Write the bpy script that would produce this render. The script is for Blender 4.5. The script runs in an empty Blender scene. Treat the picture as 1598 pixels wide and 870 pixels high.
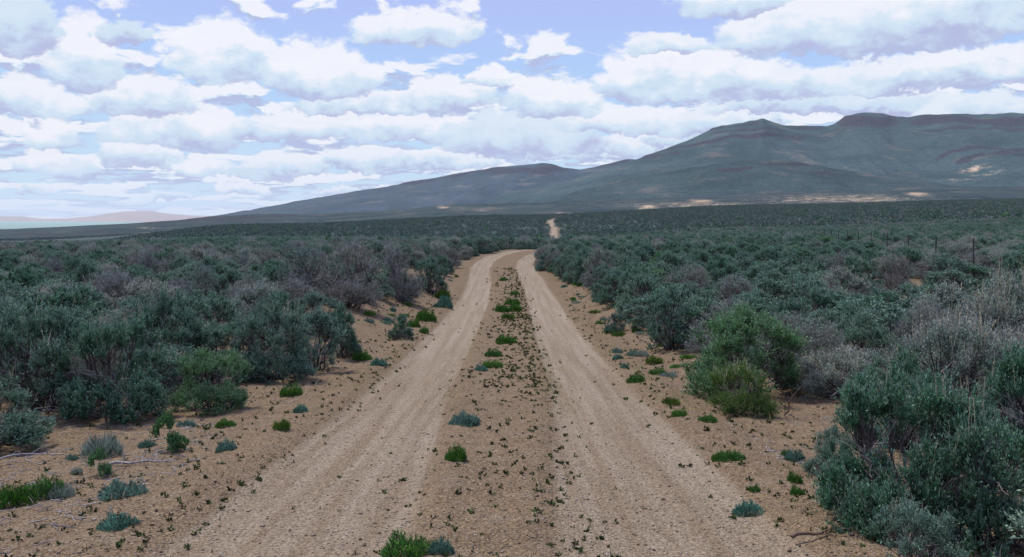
import bpy, math, random
import numpy as np
from math import radians, pi

S = bpy.context.scene
COL = S.collection
rng = np.random.default_rng(7)
random.seed(7)

# ------------------------------------------------------------------ camera
F = 1384.0          # focal length in pixels of the 1598 px wide photograph
HZ = 350.0          # row of eye level
cam_d = bpy.data.cameras.new('camera')
cam = bpy.data.objects.new('camera', cam_d); COL.objects.link(cam)
cam.location = (0, 0, 0); cam.rotation_euler = (radians(90), 0, 0)
cam_d.sensor_width = 36; cam_d.lens = 36 * F / 1598.0
cam_d.shift_y = -(435 - HZ) / 1598.0
cam_d.clip_start = 0.05; cam_d.clip_end = 90000
S.camera = cam
S.view_settings.view_transform = 'Standard'; S.view_settings.look = 'None'
S.view_settings.exposure = 0; S.view_settings.gamma = 1
try:
    S.cycles.max_bounces = 6; S.cycles.diffuse_bounces = 3; S.cycles.volume_bounces = 1
except Exception: pass

SUN_EL, SUN_AZ = radians(60), radians(-48)     # azimuth from +Y towards +X: high, ahead and slightly left
sun_d = bpy.data.lights.new('sun', 'SUN'); sun = bpy.data.objects.new('sun', sun_d); COL.objects.link(sun)
sun_d.energy = 4.6; sun_d.angle = radians(7); sun_d.color = (1, .93, .80)
sd = (math.sin(SUN_AZ) * math.cos(SUN_EL), math.cos(SUN_AZ) * math.cos(SUN_EL), math.sin(SUN_EL))
from mathutils import Vector
sun.rotation_euler = Vector(sd).to_track_quat('Z', 'Y').to_euler()

# ------------------------------------------------------------------ node helper
def s2l(c):
    return tuple((v / 255 / 12.92) if v / 255 <= .04045 else ((v / 255 + .055) / 1.055) ** 2.4 for v in c)

class NB:
    def __init__(s, nt): s.nt = nt; s.n = nt.nodes; s.l = nt.links
    def node(s, t, **k):
        n = s.n.new(t)
        for a, v in k.items(): setattr(n, a, v)
        return n
    def put(s, sock, v):
        if isinstance(v, bpy.types.NodeSocket): s.l.new(v, sock)
        elif v is not None:
            if hasattr(sock.default_value, '__len__') and not hasattr(v, '__len__'): v = (v,) * len(sock.default_value)
            if hasattr(v, '__len__') and len(v) == 3 and len(sock.default_value) == 4: v = tuple(v) + (1,)
            sock.default_value = v
    def m(s, op, a, b=None, c=None, clamp=False):
        n = s.node('ShaderNodeMath', operation=op, use_clamp=clamp)
        s.put(n.inputs[0], a)
        if b is not None: s.put(n.inputs[1], b)
        if c is not None: s.put(n.inputs[2], c)
        return n.outputs[0]
    def v(s, op, a, b=None):
        n = s.node('ShaderNodeVectorMath', operation=op); s.put(n.inputs[0], a)
        if b is not None: s.put(n.inputs[1], b)
        return n.outputs[0]
    def xyz(s, x, y, z):
        n = s.node('ShaderNodeCombineXYZ'); s.put(n.inputs[0], x); s.put(n.inputs[1], y); s.put(n.inputs[2], z); return n.outputs[0]
    def sep(s, a):
        n = s.node('ShaderNodeSeparateXYZ'); s.put(n.inputs[0], a); return n.outputs
    def mix(s, f, a, b):
        n = s.node('ShaderNodeMix', data_type='RGBA'); n.clamp_factor = True
        s.put(n.inputs[0], f); s.put(n.inputs[6], a); s.put(n.inputs[7], b); return n.outputs[2]
    def ss(s, x, a, b, lo=0., hi=1., kind='SMOOTHSTEP'):
        n = s.node('ShaderNodeMapRange', interpolation_type=kind)
        s.put(n.inputs[0], x); s.put(n.inputs[1], a); s.put(n.inputs[2], b); s.put(n.inputs[3], lo); s.put(n.inputs[4], hi); return n.outputs[0]
    def noise(s, vec, scale, detail=3, rough=.55, dist=0., out=0):
        n = s.node('ShaderNodeTexNoise'); s.put(n.inputs['Vector'], vec); n.inputs['Scale'].default_value = scale
        n.inputs['Detail'].default_value = detail; n.inputs['Roughness'].default_value = rough; n.inputs['Distortion'].default_value = dist
        return n.outputs[out]
    def voro(s, vec, scale, feature='F1', out=0):
        n = s.node('ShaderNodeTexVoronoi', feature=feature); s.put(n.inputs['Vector'], vec); n.inputs['Scale'].default_value = scale
        return n.outputs[out]

# ------------------------------------------------------------------ sky
W = bpy.data.worlds.new('World'); S.world = W; W.use_nodes = True
nb = NB(W.node_tree); W.node_tree.nodes.clear()
STR = 0.1
dirv = nb.node('ShaderNodeTexCoord').outputs['Generated']
dx, dy, dz = nb.sep(dirv)
az = nb.m('ARCTAN2', dx, dy); el = nb.m('ARCSINE', dz)
sky = nb.node('ShaderNodeTexSky', sky_type='NISHITA')
sky.sun_disc = False; sky.sun_elevation = SUN_EL; sky.sun_rotation = SUN_AZ; sky.air_density = 1.0; sky.dust_density = .6
def K(c): return tuple(v / STR for v in s2l(c))
grad = nb.mix(nb.ss(el, .02, .19), K((203, 230, 250)), K((176, 211, 254)))
grad = nb.mix(nb.ss(el, .13, .28), grad, K((178, 192, 250)))
base = nb.mix(.95, sky.outputs[0], grad)
P0 = nb.xyz(az, el, 0.)
# domain warp gives the billowing outlines
w1 = nb.noise(nb.v('MULTIPLY', P0, (1., 1.6, 1.)), 11., 2, .5, out=1)
w2 = nb.noise(nb.v('MULTIPLY', P0, (1., 1.4, 1.)), 48., 5, .62, out=1)
warp = nb.v('ADD', nb.v('MULTIPLY', nb.v('SUBTRACT', w1, (.5, .5, .5)), (.06, .026, 0.)),
            nb.v('MULTIPLY', nb.v('SUBTRACT', w2, (.5, .5, .5)), (.042, .026, 0.)))
P1 = nb.v('ADD', P0, warp)
wx, wy, _ = nb.sep(P1)
fine = nb.noise(nb.v('MULTIPLY', P0, (1., 1.5, 1.)), 26., 6, .6)

WHITE, MID, LOW = K((247, 248, 255)), K((209, 229, 246)), K((182, 190, 226))
# far layer of small cumulus on a flat deck, lit from above: relief from a second sample a little higher up
def deck(off, seed):
    e = nb.m('ADD', el, off)
    inv = nb.m('DIVIDE', 1., nb.m('ADD', nb.m('MAXIMUM', e, 0.), .055))
    q = nb.xyz(nb.m('MULTIPLY', az, 13.), nb.m('MULTIPLY', nb.m('LOGARITHM', nb.m('ADD', nb.m('MAXIMUM', e, 0.), .03), 2.718), 6.5), seed)
    return nb.noise(q, 1.0, 6, .56, .35)
d0 = deck(0., 3.); d1 = deck(.012, 3.)
cover = nb.ss(el, .0, .16, .51, .40)
cover = nb.m('MULTIPLY_ADD', nb.ss(el, .15, .20), .12, nb.m('SUBTRACT', 1., cover))
cover = nb.m('SUBTRACT', cover, .10)
thr = nb.ss(el, .13, .205, .455, .575)
a_d = nb.ss(nb.m('SUBTRACT', d0, thr), -.035, .05)
rel = nb.m('SUBTRACT', d0, d1)
shd = nb.ss(nb.m('ADD', rel, nb.m('MULTIPLY', nb.m('SUBTRACT', d0, .52), .25)), -.055, .06)
cd = nb.mix(nb.ss(shd, .0, .5), LOW, MID); cd = nb.mix(nb.ss(shd, .42, .95), cd, WHITE)
colr = nb.mix(nb.m('MULTIPLY', a_d, .93), base, cd)

# the larger clouds, far ones first: (x, y_top, y_base, half width, whiteness) in photograph pixels -> directions
grp = bpy.data.node_groups.new('cumulus', 'ShaderNodeTree')
for nm, tp in (('Color', 'NodeSocketColor'), ('wx', 'NodeSocketFloat'), ('wy', 'NodeSocketFloat'), ('fine', 'NodeSocketFloat'),
               ('cx', 'NodeSocketFloat'), ('cy', 'NodeSocketFloat'), ('rx', 'NodeSocketFloat'), ('ry', 'NodeSocketFloat'), ('white', 'NodeSocketFloat')):
    grp.interface.new_socket(nm, in_out='INPUT', socket_type=tp)
grp.interface.new_socket('Color', in_out='OUTPUT', socket_type='NodeSocketColor')
g = NB(grp); gi = g.node('NodeGroupInput').outputs; go = g.node('NodeGroupOutput')
ux = g.m('DIVIDE', g.m('SUBTRACT', gi[1], gi[4]), gi[6])
uy = g.m('DIVIDE', g.m('SUBTRACT', gi[2], gi[5]), gi[7])       # 0 at the base, 1 at the top
below = g.m('MULTIPLY', g.m('MINIMUM', uy, 0.), 2.6)
rr = g.m('SQRT', g.m('ADD', g.m('MULTIPLY', ux, ux), g.m('ADD', g.m('MULTIPLY', g.m('MAXIMUM', uy, 0.), g.m('MAXIMUM', uy, 0.)), g.m('MULTIPLY', below, below))))
f = g.m('ADD', g.m('SUBTRACT', 1., rr), g.m('MULTIPLY', g.m('SUBTRACT', gi[3], .5), .62))
alpha = g.ss(f, .0, .20)
t = g.m('ADD', g.m('ADD', uy, g.m('MULTIPLY', g.m('SUBTRACT', gi[3], .5), 1.5)), g.m('MULTIPLY', gi[8], .22))
c1 = g.mix(g.ss(t, -.20, .22), LOW, MID)
c1 = g.mix(g.m('MULTIPLY', g.ss(t, .16, .62), gi[8]), c1, WHITE)
out = g.mix(g.m('MULTIPLY', alpha, .95), gi[0], c1)
g.l.new(out, go.inputs[0])
CLOUDS = [
 (60, 285, 300, 45, .9), (380, 280, 298, 40, 1.), (250, 300, 312, 60, .7), (520, 290, 303, 55, .7),
 (50, 222, 262, 48, 1.), (215, 212, 254, 66, .9), (320, 234, 268, 56, 1.), (440, 240, 272, 80, .8), (560, 230, 262, 80, .8), (120, 250, 275, 60, .5),
 (700, 238, 262, 90, .7), (850, 222, 245, 90, .7), (980, 205, 238, 90, .8), (1060, 190, 222, 60, .9),
 (85, 175, 222, 62, 1.), (280, 158, 218, 130, 1.), (470, 165, 215, 130, .9), (640, 170, 215, 110, 1.),
 (800, 178, 232, 150, .35), (980, 158, 200, 130, .9), (1130, 160, 205, 110, .7),
 (1290, 140, 172, 200, .35), (1540, 140, 180, 150, .6),
 (560, 140, 172, 110, .8), (710, 112, 165, 80, .95), (860, 116, 172, 95, 1.05), (760, 90, 126, 38, 1.2),
 (1390, 90, 135, 240, .8), (1190, 95, 150, 150, .8), (1060, 66, 140, 150, 1.05), (1560, 70, 120, 160, .9),
 (20, 112, 172, 125, .9), (220, 108, 170, 95, .95), (505, 60, 138, 112, 1.05), (345, 22, 112, 88, 1.1), (125, 18, 118, 82, 1.05),
 (655, 8, 60, 118, .95), (1040, 48, 78, 55, .8), (205, 22, 60, 55, .1),
 (1420, -5, 72, 150, .1), (1260, -10, 68, 190, .9), (1500, -60, 40, 200, .9), (20, -30, 60, 80, .2), (1150, -40, 12, 110, .8),
]
for (cx, yt, yb, hw, wh) in CLOUDS:
    a = math.atan((cx - 799) / F); ca = math.cos(a)
    e0 = math.atan((HZ - yb) / F * ca); e1 = math.atan((HZ - yt) / F * ca)
    n = nb.node('ShaderNodeGroup'); n.node_tree = grp
    for i, v in enumerate((colr, wx, wy, fine, a, e0 + (e1 - e0) * .12, hw / F * ca * ca * 1.02, (e1 - e0) * .98, wh)): nb.put(n.inputs[i], v)
    colr = n.outputs[0]
# thin brightening toward the horizon, whole circle
colr = nb.mix(nb.ss(el, .0, .06, .45, 0.), colr, K((212, 226, 246)))
bg = nb.node('ShaderNodeBackground'); nb.put(bg.inputs[0], colr); bg.inputs[1].default_value = STR
nb.l.new(bg.outputs[0], nb.node('ShaderNodeOutputWorld').inputs[0])
try: W.cycles.sampling_method = 'MANUAL'; W.cycles.sample_map_resolution = 512
except Exception: pass

# ------------------------------------------------------------------ numpy noise
_perm = rng.random((512, 512))
def vnoise(x, y, sx=0):
    x = np.asarray(x, float) + 37.3 * sx + 1000; y = np.asarray(y, float) + 91.7 * sx + 1000
    xi = np.floor(x).astype(int); yi = np.floor(y).astype(int); fx = x - xi; fy = y - yi
    fx = fx * fx * (3 - 2 * fx); fy = fy * fy * (3 - 2 * fy)
    a = _perm[xi % 512, yi % 512]; b = _perm[(xi + 1) % 512, yi % 512]; c = _perm[xi % 512, (yi + 1) % 512]; d = _perm[(xi + 1) % 512, (yi + 1) % 512]
    return (a * (1 - fx) + b * fx) * (1 - fy) + (c * (1 - fx) + d * fx) * fy
def fbm(x, y, o=4, sx=0, g=.5):
    r = 0; amp = 1; tot = 0
    for k in range(o):
        r = r + amp * (vnoise(x * 2 ** k, y * 2 ** k, sx + k) - .5); tot += amp; amp *= g
    return r / tot * 2
def sstep(x, a, b):
    t = np.clip((x - a) / (b - a), 0, 1); return t * t * (3 - 2 * t)

# ------------------------------------------------------------------ terrain heights (metres, eye level = 0)
RR = np.array([0, 4, 7, 11.5, 16, 22, 36, 48, 60, 80, 100, 150, 200, 300, 400, 520, 800, 1200, 1700, 2600, 4000, 9000, 60000.])
ROAD = np.array([-1.44, -1.6, -1.8, -2.07, -2.26, -2.42, -2.5, -2.15, -1.82, -2.4, -2.9, -3.7, -4.4, -4.6, -1.9, 1.7, 7, 9, 10, 10, 0, -40, -60])
FT = {  # columns: azimuth of these photograph x; heights along RR
 -700: [-1.44, -1.58, -1.75, -1.9, -1.9, -1.9, -2.0, -2.1, -2.3, -2.6, -3, -4.2, -5.5, -9, -12, -15, -25, -27, -30, -32, -32, -40, -60],
 0:    [-1.44, -1.58, -1.76, -1.92, -1.9, -1.88, -1.95, -2.0, -2.1, -2.4, -2.8, -3.9, -5.2, -8.5, -11, -14, -22, -26, -28, -30, -30, -40, -60],
 400:  [-1.44, -1.58, -1.78, -1.95, -1.95, -1.86, -1.85, -1.9, -1.9, -2.2, -2.5, -3.1, -3.6, -3.9, -2.9, -1.5, -2, -4, -8, -12, -20, -40, -60],
 800:  [-1.44, -1.6, -1.8, -2.05, -2.0, -1.9, -1.85, -1.85, -1.85, -2.3, -2.8, -3.6, -4.3, -4.5, -1.9, 1.7, 7, 9, 10, 10, 0, -40, -60],
 1200: [-1.44, -1.56, -1.74, -1.95, -1.95, -1.9, -1.85, -1.8, -1.8, -1.9, -2.0, -1.8, -1.3, .6, 3.2, 6.4, 15, 24, 30, 30, 20, -40, -60],
 1598: [-1.44, -1.54, -1.7, -1.88, -1.9, -1.85, -1.8, -1.75, -1.7, -1.6, -1.5, -.9, -.1, 2.6, 5.6, 9.4, 18, 28, 36, 36, 20, -40, -60],
 2300: [-1.44, -1.54, -1.7, -1.88, -1.9, -1.85, -1.8, -1.75, -1.7, -1.6, -1.5, -.6, .4, 3.6, 6.6, 10.4, 20, 30, 38, 38, 20, -40, -60]}
fx_ = sorted(FT); FA = np.array([math.atan((x - 799) / F) for x in fx_]); FZ = np.array([FT[x] for x in fx_], float)
LR = np.log(RR + 3.)
RCY = np.array([0, 30, 38, 45, 50, 54, 60, 70, 85, 120, 200, 300, 400, 430, 470, 520, 650, 800, 900])
RCX = np.array([-.15, -.13, -.25, -.48, -.35, .1, 1.4, 5.5, 8.5, 9.5, 12, 14.0, 19.4, 18.5, 19.8, 22.4, 35, 53, 60])
def road_c(Y): return np.interp(Y, RCY, RCX)
def smooth_interp(x, xs, ys):
    i = np.clip(np.searchsorted(xs, x) - 1, 0, len(xs) - 2); t = np.clip((x - xs[i]) / (xs[i + 1] - xs[i]), 0, 1)
    m = np.gradient(ys, xs); h = xs[i + 1] - xs[i]
    t2 = t * t; t3 = t2 * t
    return (2 * t3 - 3 * t2 + 1) * ys[i] + (t3 - 2 * t2 + t) * h * m[i] + (-2 * t3 + 3 * t2) * ys[i + 1] + (t3 - t2) * h * m[i + 1]
def inner(y): return np.interp(y, [3.5, 5, 11], [.30, .36, .60])
def rutprof(o, i0=.62):
    """signed metres from road centre -> height offset, rut amount"""
    a = np.abs(o)
    rut = sstep(a, i0 - .09, i0 + .16) * (1 - sstep(a, 1.5, 1.78))
    return -.035 * rut + .03 * np.exp(-((a - 1.95) / .22) ** 2) + .015 * np.exp(-((a - i0 + .12) / .12) ** 2), rut
def height(X, Y, detail=True):
    X = np.asarray(X, float); Y = np.asarray(Y, float)
    r = np.hypot(X, Y); th = np.arctan2(X, Y); lr = np.log(r + 3.)
    cols = np.stack([smooth_interp(lr, LR, z) for z in FZ])
    th2 = np.clip(th, FA[0], FA[-1]); j = np.clip(np.searchsorted(FA, th2) - 1, 0, len(FA) - 2)
    t = (th2 - FA[j]) / (FA[j + 1] - FA[j]); t = t * t * (3 - 2 * t)
    z = np.take_along_axis(cols, j[None], 0)[0] * (1 - t) + np.take_along_axis(cols, (j + 1)[None], 0)[0] * t
    o = X - road_c(Y); front = (Y > -20) & (Y < 850)
    b = (1 - sstep(np.abs(o), 1.9, 4.2)) * front
    z = z * (1 - b) + smooth_interp(lr, LR, ROAD) * b
    z = z + fbm(X * .11, Y * .11, 3, 3) * .12 * (1 - b) * (1 + sstep(r, 60, 400) * 6)
    if detail:
        p, _ = rutprof(o, inner(Y)); near = front * (1 - sstep(r, 90, 500)*.0)
        z = z + p * near
        z = z + fbm(X * 1.1, Y * .5, 3, 9) * .035
        q = (1 - rutprof(o, inner(Y))[1] * .75 * front)
        z = z + fbm(X * 4.2, Y * 4.2, 3, 21) * .018 * q + fbm(X * 14, Y * 14, 3, 31) * .014 * q
        z = z + fbm(o * 5.5, Y * .12, 2, 41) * .012 * (1 - q) * 1.3      # tyre-worn streaks along the ruts
    return z
def hgt1(x, y): return float(height(np.array([x]), np.array([y]))[0])
_dd = np.geomspace(2, 700, 900)
def at(px, py):
    """ground point seen at this photograph pixel (first hit)"""
    u = (px - 799) / F; X = _dd * u; z = height(X, _dd, False)
    row = HZ - F * z / _dd
    i = np.argmax(row < py)
    if i == 0: i = 1
    t = (row[i - 1] - py) / (row[i - 1] - row[i] + 1e-9); d = _dd[i - 1] + t * (_dd[i] - _dd[i - 1])
    return d * u, d

# ------------------------------------------------------------------ mesh + object helpers
def mesh_np(name, V, Fq, mat=None, smooth=False, attrs=None):
    """V (n,3), Fq (m,k) all faces the same size, or a list of such arrays"""
    Fl = Fq if isinstance(Fq, list) else [Fq]
    me = bpy.data.meshes.new(name); V = np.ascontiguousarray(V, np.float32)
    loops = np.concatenate([f.reshape(-1) for f in Fl]).astype(np.int32)
    tot = np.concatenate([np.full(len(f), f.shape[1]) for f in Fl]).astype(np.int32)
    st = np.concatenate([[0], np.cumsum(tot)[:-1]]).astype(np.int32)
    me.vertices.add(len(V)); me.vertices.foreach_set('co', V.reshape(-1))
    me.loops.add(len(loops)); me.loops.foreach_set('vertex_index', loops)
    me.polygons.add(len(tot)); me.polygons.foreach_set('loop_start', st)
    if smooth: me.polygons.foreach_set('use_smooth', np.ones(len(tot), bool))
    me.update(calc_edges=True)
    for k, a in (attrs or {}).items():
        at_ = me.attributes.new(k, 'FLOAT', 'POINT'); at_.data.foreach_set('value', np.ascontiguousarray(a, np.float32))
    if mat: me.materials.append(mat)
    return me
def obj(name, me, parent=None, loc=None, rz=0., sc=None, link=True):
    o = bpy.data.objects.new(name, me)
    if link: COL.objects.link(o)
    if parent: o.parent = parent
    if loc is not None: o.location = loc
    o.rotation_euler = (0, 0, rz)
    if sc is not None: o.scale = sc if hasattr(sc, '__len__') else (sc,) * 3
    return o
def tag(o, label, cat=None, group=None, kind=None):
    o['label'] = label
    if cat: o['category'] = cat
    if group: o['group'] = group
    if kind: o['kind'] = kind
    return o

def unit(a): return a / (np.linalg.norm(a, axis=-1, keepdims=True) + 1e-9)
def leaves(P, D, L, Wd, r, up=None):
    n = len(P); s = unit(np.cross(D, unit(r.normal(size=(n, 3))))) * Wd[:, None]
    L = L[:, None]; nrm = np.cross(D, s) * .15
    V = np.stack([P, P + D * L * .55 + s + nrm, P + D * L, P + D * L * .55 - s + nrm], 1).reshape(-1, 3)
    return V, np.arange(n * 4).reshape(n, 4)
def tubes(paths, rad, sides=4):
    """paths (n,k,3), rad (n,k)"""
    n, k, _ = paths.shape
    T = np.gradient(paths, axis=1); T = unit(T)
    ref = np.where(np.abs(T[..., 2:3]) > .9, np.array([1., 0, 0]), np.array([0, 0, 1.]))
    A = unit(np.cross(T, ref)); B = np.cross(T, A)
    an = np.arange(sides) / sides * 2 * pi
    ring = paths[:, :, None] + rad[:, :, None, None] * (np.cos(an)[None, None, :, None] * A[:, :, None] + np.sin(an)[None, None, :, None] * B[:, :, None])
    V = ring.reshape(-1, 3)
    idx = np.arange(n * k * sides).reshape(n, k, sides)
    a = idx[:, :-1]; b = idx[:, 1:]
    Fq = np.stack([a, np.roll(a, -1, 2), np.roll(b, -1, 2), b], -1).reshape(-1, 4)
    return V, Fq
def cat(parts):
    Vs, Fs, o = [], [], 0
    for V, Fq in parts:
        Vs.append(V); Fs.append(Fq + o); o += len(V)
    return np.concatenate(Vs), np.concatenate(Fs)

# ------------------------------------------------------------------ materials
def new_mat(name):
    m = bpy.data.materials.new(name); m.use_nodes = True; m.node_tree.nodes.clear(); return m, NB(m.node_tree)
def finish(b, col, rough=.9, bump=None, bstr=.3, bdist=.01, spec=.15, trans=0.):
    p = b.node('ShaderNodeBsdfPrincipled'); b.put(p.inputs['Base Color'], col); b.put(p.inputs['Roughness'], rough)
    p.inputs['Specular IOR Level'].default_value = spec
    if bump is not None:
        bn = b.node('ShaderNodeBump'); bn.inputs['Strength'].default_value = bstr; bn.inputs['Distance'].default_value = bdist
        b.put(bn.inputs['Height'], bump); b.l.new(bn.outputs[0], p.inputs['Normal'])
    o = b.node('ShaderNodeOutputMaterial')
    if trans:
        tr = b.node('ShaderNodeBsdfTranslucent'); b.put(tr.inputs[0], col); mx = b.node('ShaderNodeMixShader'); mx.inputs[0].default_value = trans
        b.l.new(p.outputs[0], mx.inputs[1]); b.l.new(tr.outputs[0], mx.inputs[2]); b.l.new(mx.outputs[0], o.inputs[0])
    else: b.l.new(p.outputs[0], o.inputs[0])

def leaf_mat(name, cols, trans=.14, isl=.72):
    """cols: colours chosen per plant; each leaf varies a little"""
    m, b = new_mat(name)
    rnd = b.node('ShaderNodeObjectInfo').outputs['Random']
    ri = b.node('ShaderNodeNewGeometry').outputs['Random Per Island']
    cr = b.node('ShaderNodeValToRGB'); cr.color_ramp.interpolation = 'LINEAR'
    e = cr.color_ramp.elements
    for i in range(len(cols) - 2): e.new(.5)
    for i, c in enumerate(cols): e[i].position = i / (len(cols) - 1); e[i].color = (*c, 1)
    b.put(cr.inputs[0], rnd)
    pos = b.node('ShaderNodeTexCoord').outputs['Object']
    nz = b.noise(pos, 9., 3)
    hue = b.node('ShaderNodeHueSaturation'); b.put(hue.inputs['Color'], cr.outputs[0])
    b.put(hue.inputs['Value'], b.m('ADD', b.m('MULTIPLY_ADD', ri, 2 * isl, 1 - isl), b.m('MULTIPLY', b.m('SUBTRACT', nz, .5), 1.5)))
    b.put(hue.inputs['Saturation'], b.m('MULTIPLY_ADD', ri, .5, .75))
    b.put(hue.inputs['Hue'], b.m('MULTIPLY_ADD', nz, .06, .47))
    tip = b.node('ShaderNodeAttribute', attribute_name='tip').outputs['Fac']      # lit tips and shaded gaps painted in: light twig ends, dark twig bases
    shaded = b.mix(.6, hue.outputs[0], (.022, .030, .024)); young = b.mix(.45, hue.outputs[0], tuple(min(.42, v * 1.5 + .12) for v in cols[len(cols) // 2 - (len(cols) > 3)]))  # tones for shaded twig bases and lit ends, not leaf age
    cc = b.mix(b.ss(tip, 0., -.38), hue.outputs[0], shaded); cc = b.mix(b.ss(tip, .22, .46), cc, young)
    finish(b, cc, .75, trans=trans, spec=.1)
    return m
M = {}
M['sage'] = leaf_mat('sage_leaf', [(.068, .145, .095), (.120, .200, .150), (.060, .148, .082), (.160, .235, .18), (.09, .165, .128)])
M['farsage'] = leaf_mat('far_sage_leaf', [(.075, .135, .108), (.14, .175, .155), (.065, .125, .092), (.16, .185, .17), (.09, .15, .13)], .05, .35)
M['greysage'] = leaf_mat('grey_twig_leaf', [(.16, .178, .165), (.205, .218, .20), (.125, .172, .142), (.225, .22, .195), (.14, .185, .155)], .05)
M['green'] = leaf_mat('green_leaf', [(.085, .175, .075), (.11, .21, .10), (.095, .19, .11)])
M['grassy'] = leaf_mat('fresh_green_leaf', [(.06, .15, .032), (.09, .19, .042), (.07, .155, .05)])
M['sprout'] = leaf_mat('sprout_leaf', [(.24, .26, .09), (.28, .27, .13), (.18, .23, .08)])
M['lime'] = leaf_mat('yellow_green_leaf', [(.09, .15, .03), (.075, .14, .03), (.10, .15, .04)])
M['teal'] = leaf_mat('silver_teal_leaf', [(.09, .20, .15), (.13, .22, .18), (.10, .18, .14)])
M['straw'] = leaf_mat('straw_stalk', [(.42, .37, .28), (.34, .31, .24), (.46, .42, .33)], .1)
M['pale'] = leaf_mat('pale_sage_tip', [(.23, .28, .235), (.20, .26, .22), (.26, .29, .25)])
def wood(name, c1, c2):
    m, b = new_mat(name); pos = b.node('ShaderNodeTexCoord').outputs['Object']
    ri = b.node('ShaderNodeNewGeometry').outputs['Random Per Island']
    n = b.noise(b.v('MULTIPLY', pos, (1, 1, .25)), 60., 4)
    finish(b, b.mix(b.m('ADD', b.m('MULTIPLY', n, .6), b.m('MULTIPLY', ri, .5)), c1, c2), .9, n, .5, .004)
    return m
M['bark'] = wood('dark_bark', (.045, .038, .036), (.12, .105, .10))
M['deadwood'] = wood('weathered_wood', (.15, .14, .15), (.34, .32, .33))
M['log'] = wood('rotting_log', (.06, .04, .03), (.17, .12, .09))

# ground: reddish sand, pale compacted ruts, gravel; vegetation tint far away
def ground_mat():
    m, b = new_mat('desert_ground')
    pos = b.node('ShaderNodeNewGeometry').outputs['Position']
    X, Y, Z = b.sep(pos)
    rut = b.node('ShaderNodeAttribute', attribute_name='rut').outputs['Fac']
    veg = b.node('ShaderNodeAttribute', attribute_name='veg').outputs['Fac']
    flat = b.xyz(X, Y, 0.)
    n1 = b.noise(flat, .9, 4); n2 = b.noise(flat, 7., 5, .65); n3 = b.noise(flat, 45., 5, .7)
    sand = b.mix(b.ss(n1, .35, .65), (.100, .060, .027), (.160, .104, .053))
    sand = b.mix(b.ss(n2, .38, .68), sand, (.075, .044, .021))
    litter = b.m('MULTIPLY', b.ss(b.noise(flat, 3.1, 4, .7), .52, .66), b.m('SUBTRACT', 1., rut))
    sand = b.mix(b.m('MULTIPLY', litter, .55), sand, (.20, .17, .14))
    streak = b.noise(b.xyz(b.m('MULTIPLY', X, 7.), b.m('MULTIPLY', Y, .22), 0.), 1., 4, .6)
    pale = b.mix(b.ss(streak, .35, .66), (.180, .138, .096), (.34, .300, .245))
    pale = b.mix(b.ss(n2, .45, .75, 0., .6), pale, (.135, .095, .062))
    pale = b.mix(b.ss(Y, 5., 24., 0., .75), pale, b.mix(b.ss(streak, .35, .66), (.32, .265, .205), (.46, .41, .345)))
    rutf = b.ss(b.m('ADD', rut, b.m('MULTIPLY', b.m('SUBTRACT', n2, .5), .7)), .25, .8)
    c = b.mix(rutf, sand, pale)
    # gravel: every voronoi cell is a stone of its own shade
    vcol = b.voro(flat, 44., out=1); vd = b.voro(flat, 44.)
    sv = b.sep(vcol)[0]
    stone = b.mix(sv, (.06, .048, .04), (.42, .37, .32))
    mask = b.m('MULTIPLY', b.ss(b.sep(vcol)[1], .55, .75), b.ss(vd, .5, .3))
    c = b.mix(b.m('MULTIPLY', mask, .8), c, stone)
    vcol2 = b.voro(flat, 95., out=1)
    c = b.mix(.50, c, b.mix(b.sep(vcol2)[0], (.03, .02, .012), (.42, .33, .23)))
    c = b.mix(b.ss(n3, .35, .62, .0, .5), c, (.10, .068, .045))
    c = b.mix(b.m('MULTIPLY', b.ss(b.noise(flat, 28., 4, .75), .60, .68, 0., .65), b.m('SUBTRACT', 1., b.m('MULTIPLY', rut, .6))), c, (.36, .31, .25))
    # scrub cover too far away to tell apart
    nf = b.noise(flat, .22, 5, .7); nf2 = b.noise(flat, .035, 4, .6)
    vg = b.mix(b.ss(nf, .35, .65), (.020, .038, .040), (.055, .085, .08))
    vg = b.mix(b.ss(nf2, .52, .7, 0., .6), vg, (.10, .10, .095))
    vg = b.mix(b.ss(b.m('ADD', nf, nf2), 1.18, 1.34, 0., .7), vg, (.28, .20, .15))
    c = b.mix(b.m('MULTIPLY', veg, b.m('SUBTRACT', 1., rut)), c, vg)
    h = b.m('ADD', b.m('MULTIPLY', n3, .5), b.m('ADD', b.m('MULTIPLY', b.ss(vd, .55, .1), .5), b.m('MULTIPLY', n2, 1.)))
    finish(b, c, .95, h, .8, .022, spec=.1)
    return m
M['ground'] = ground_mat()

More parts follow.
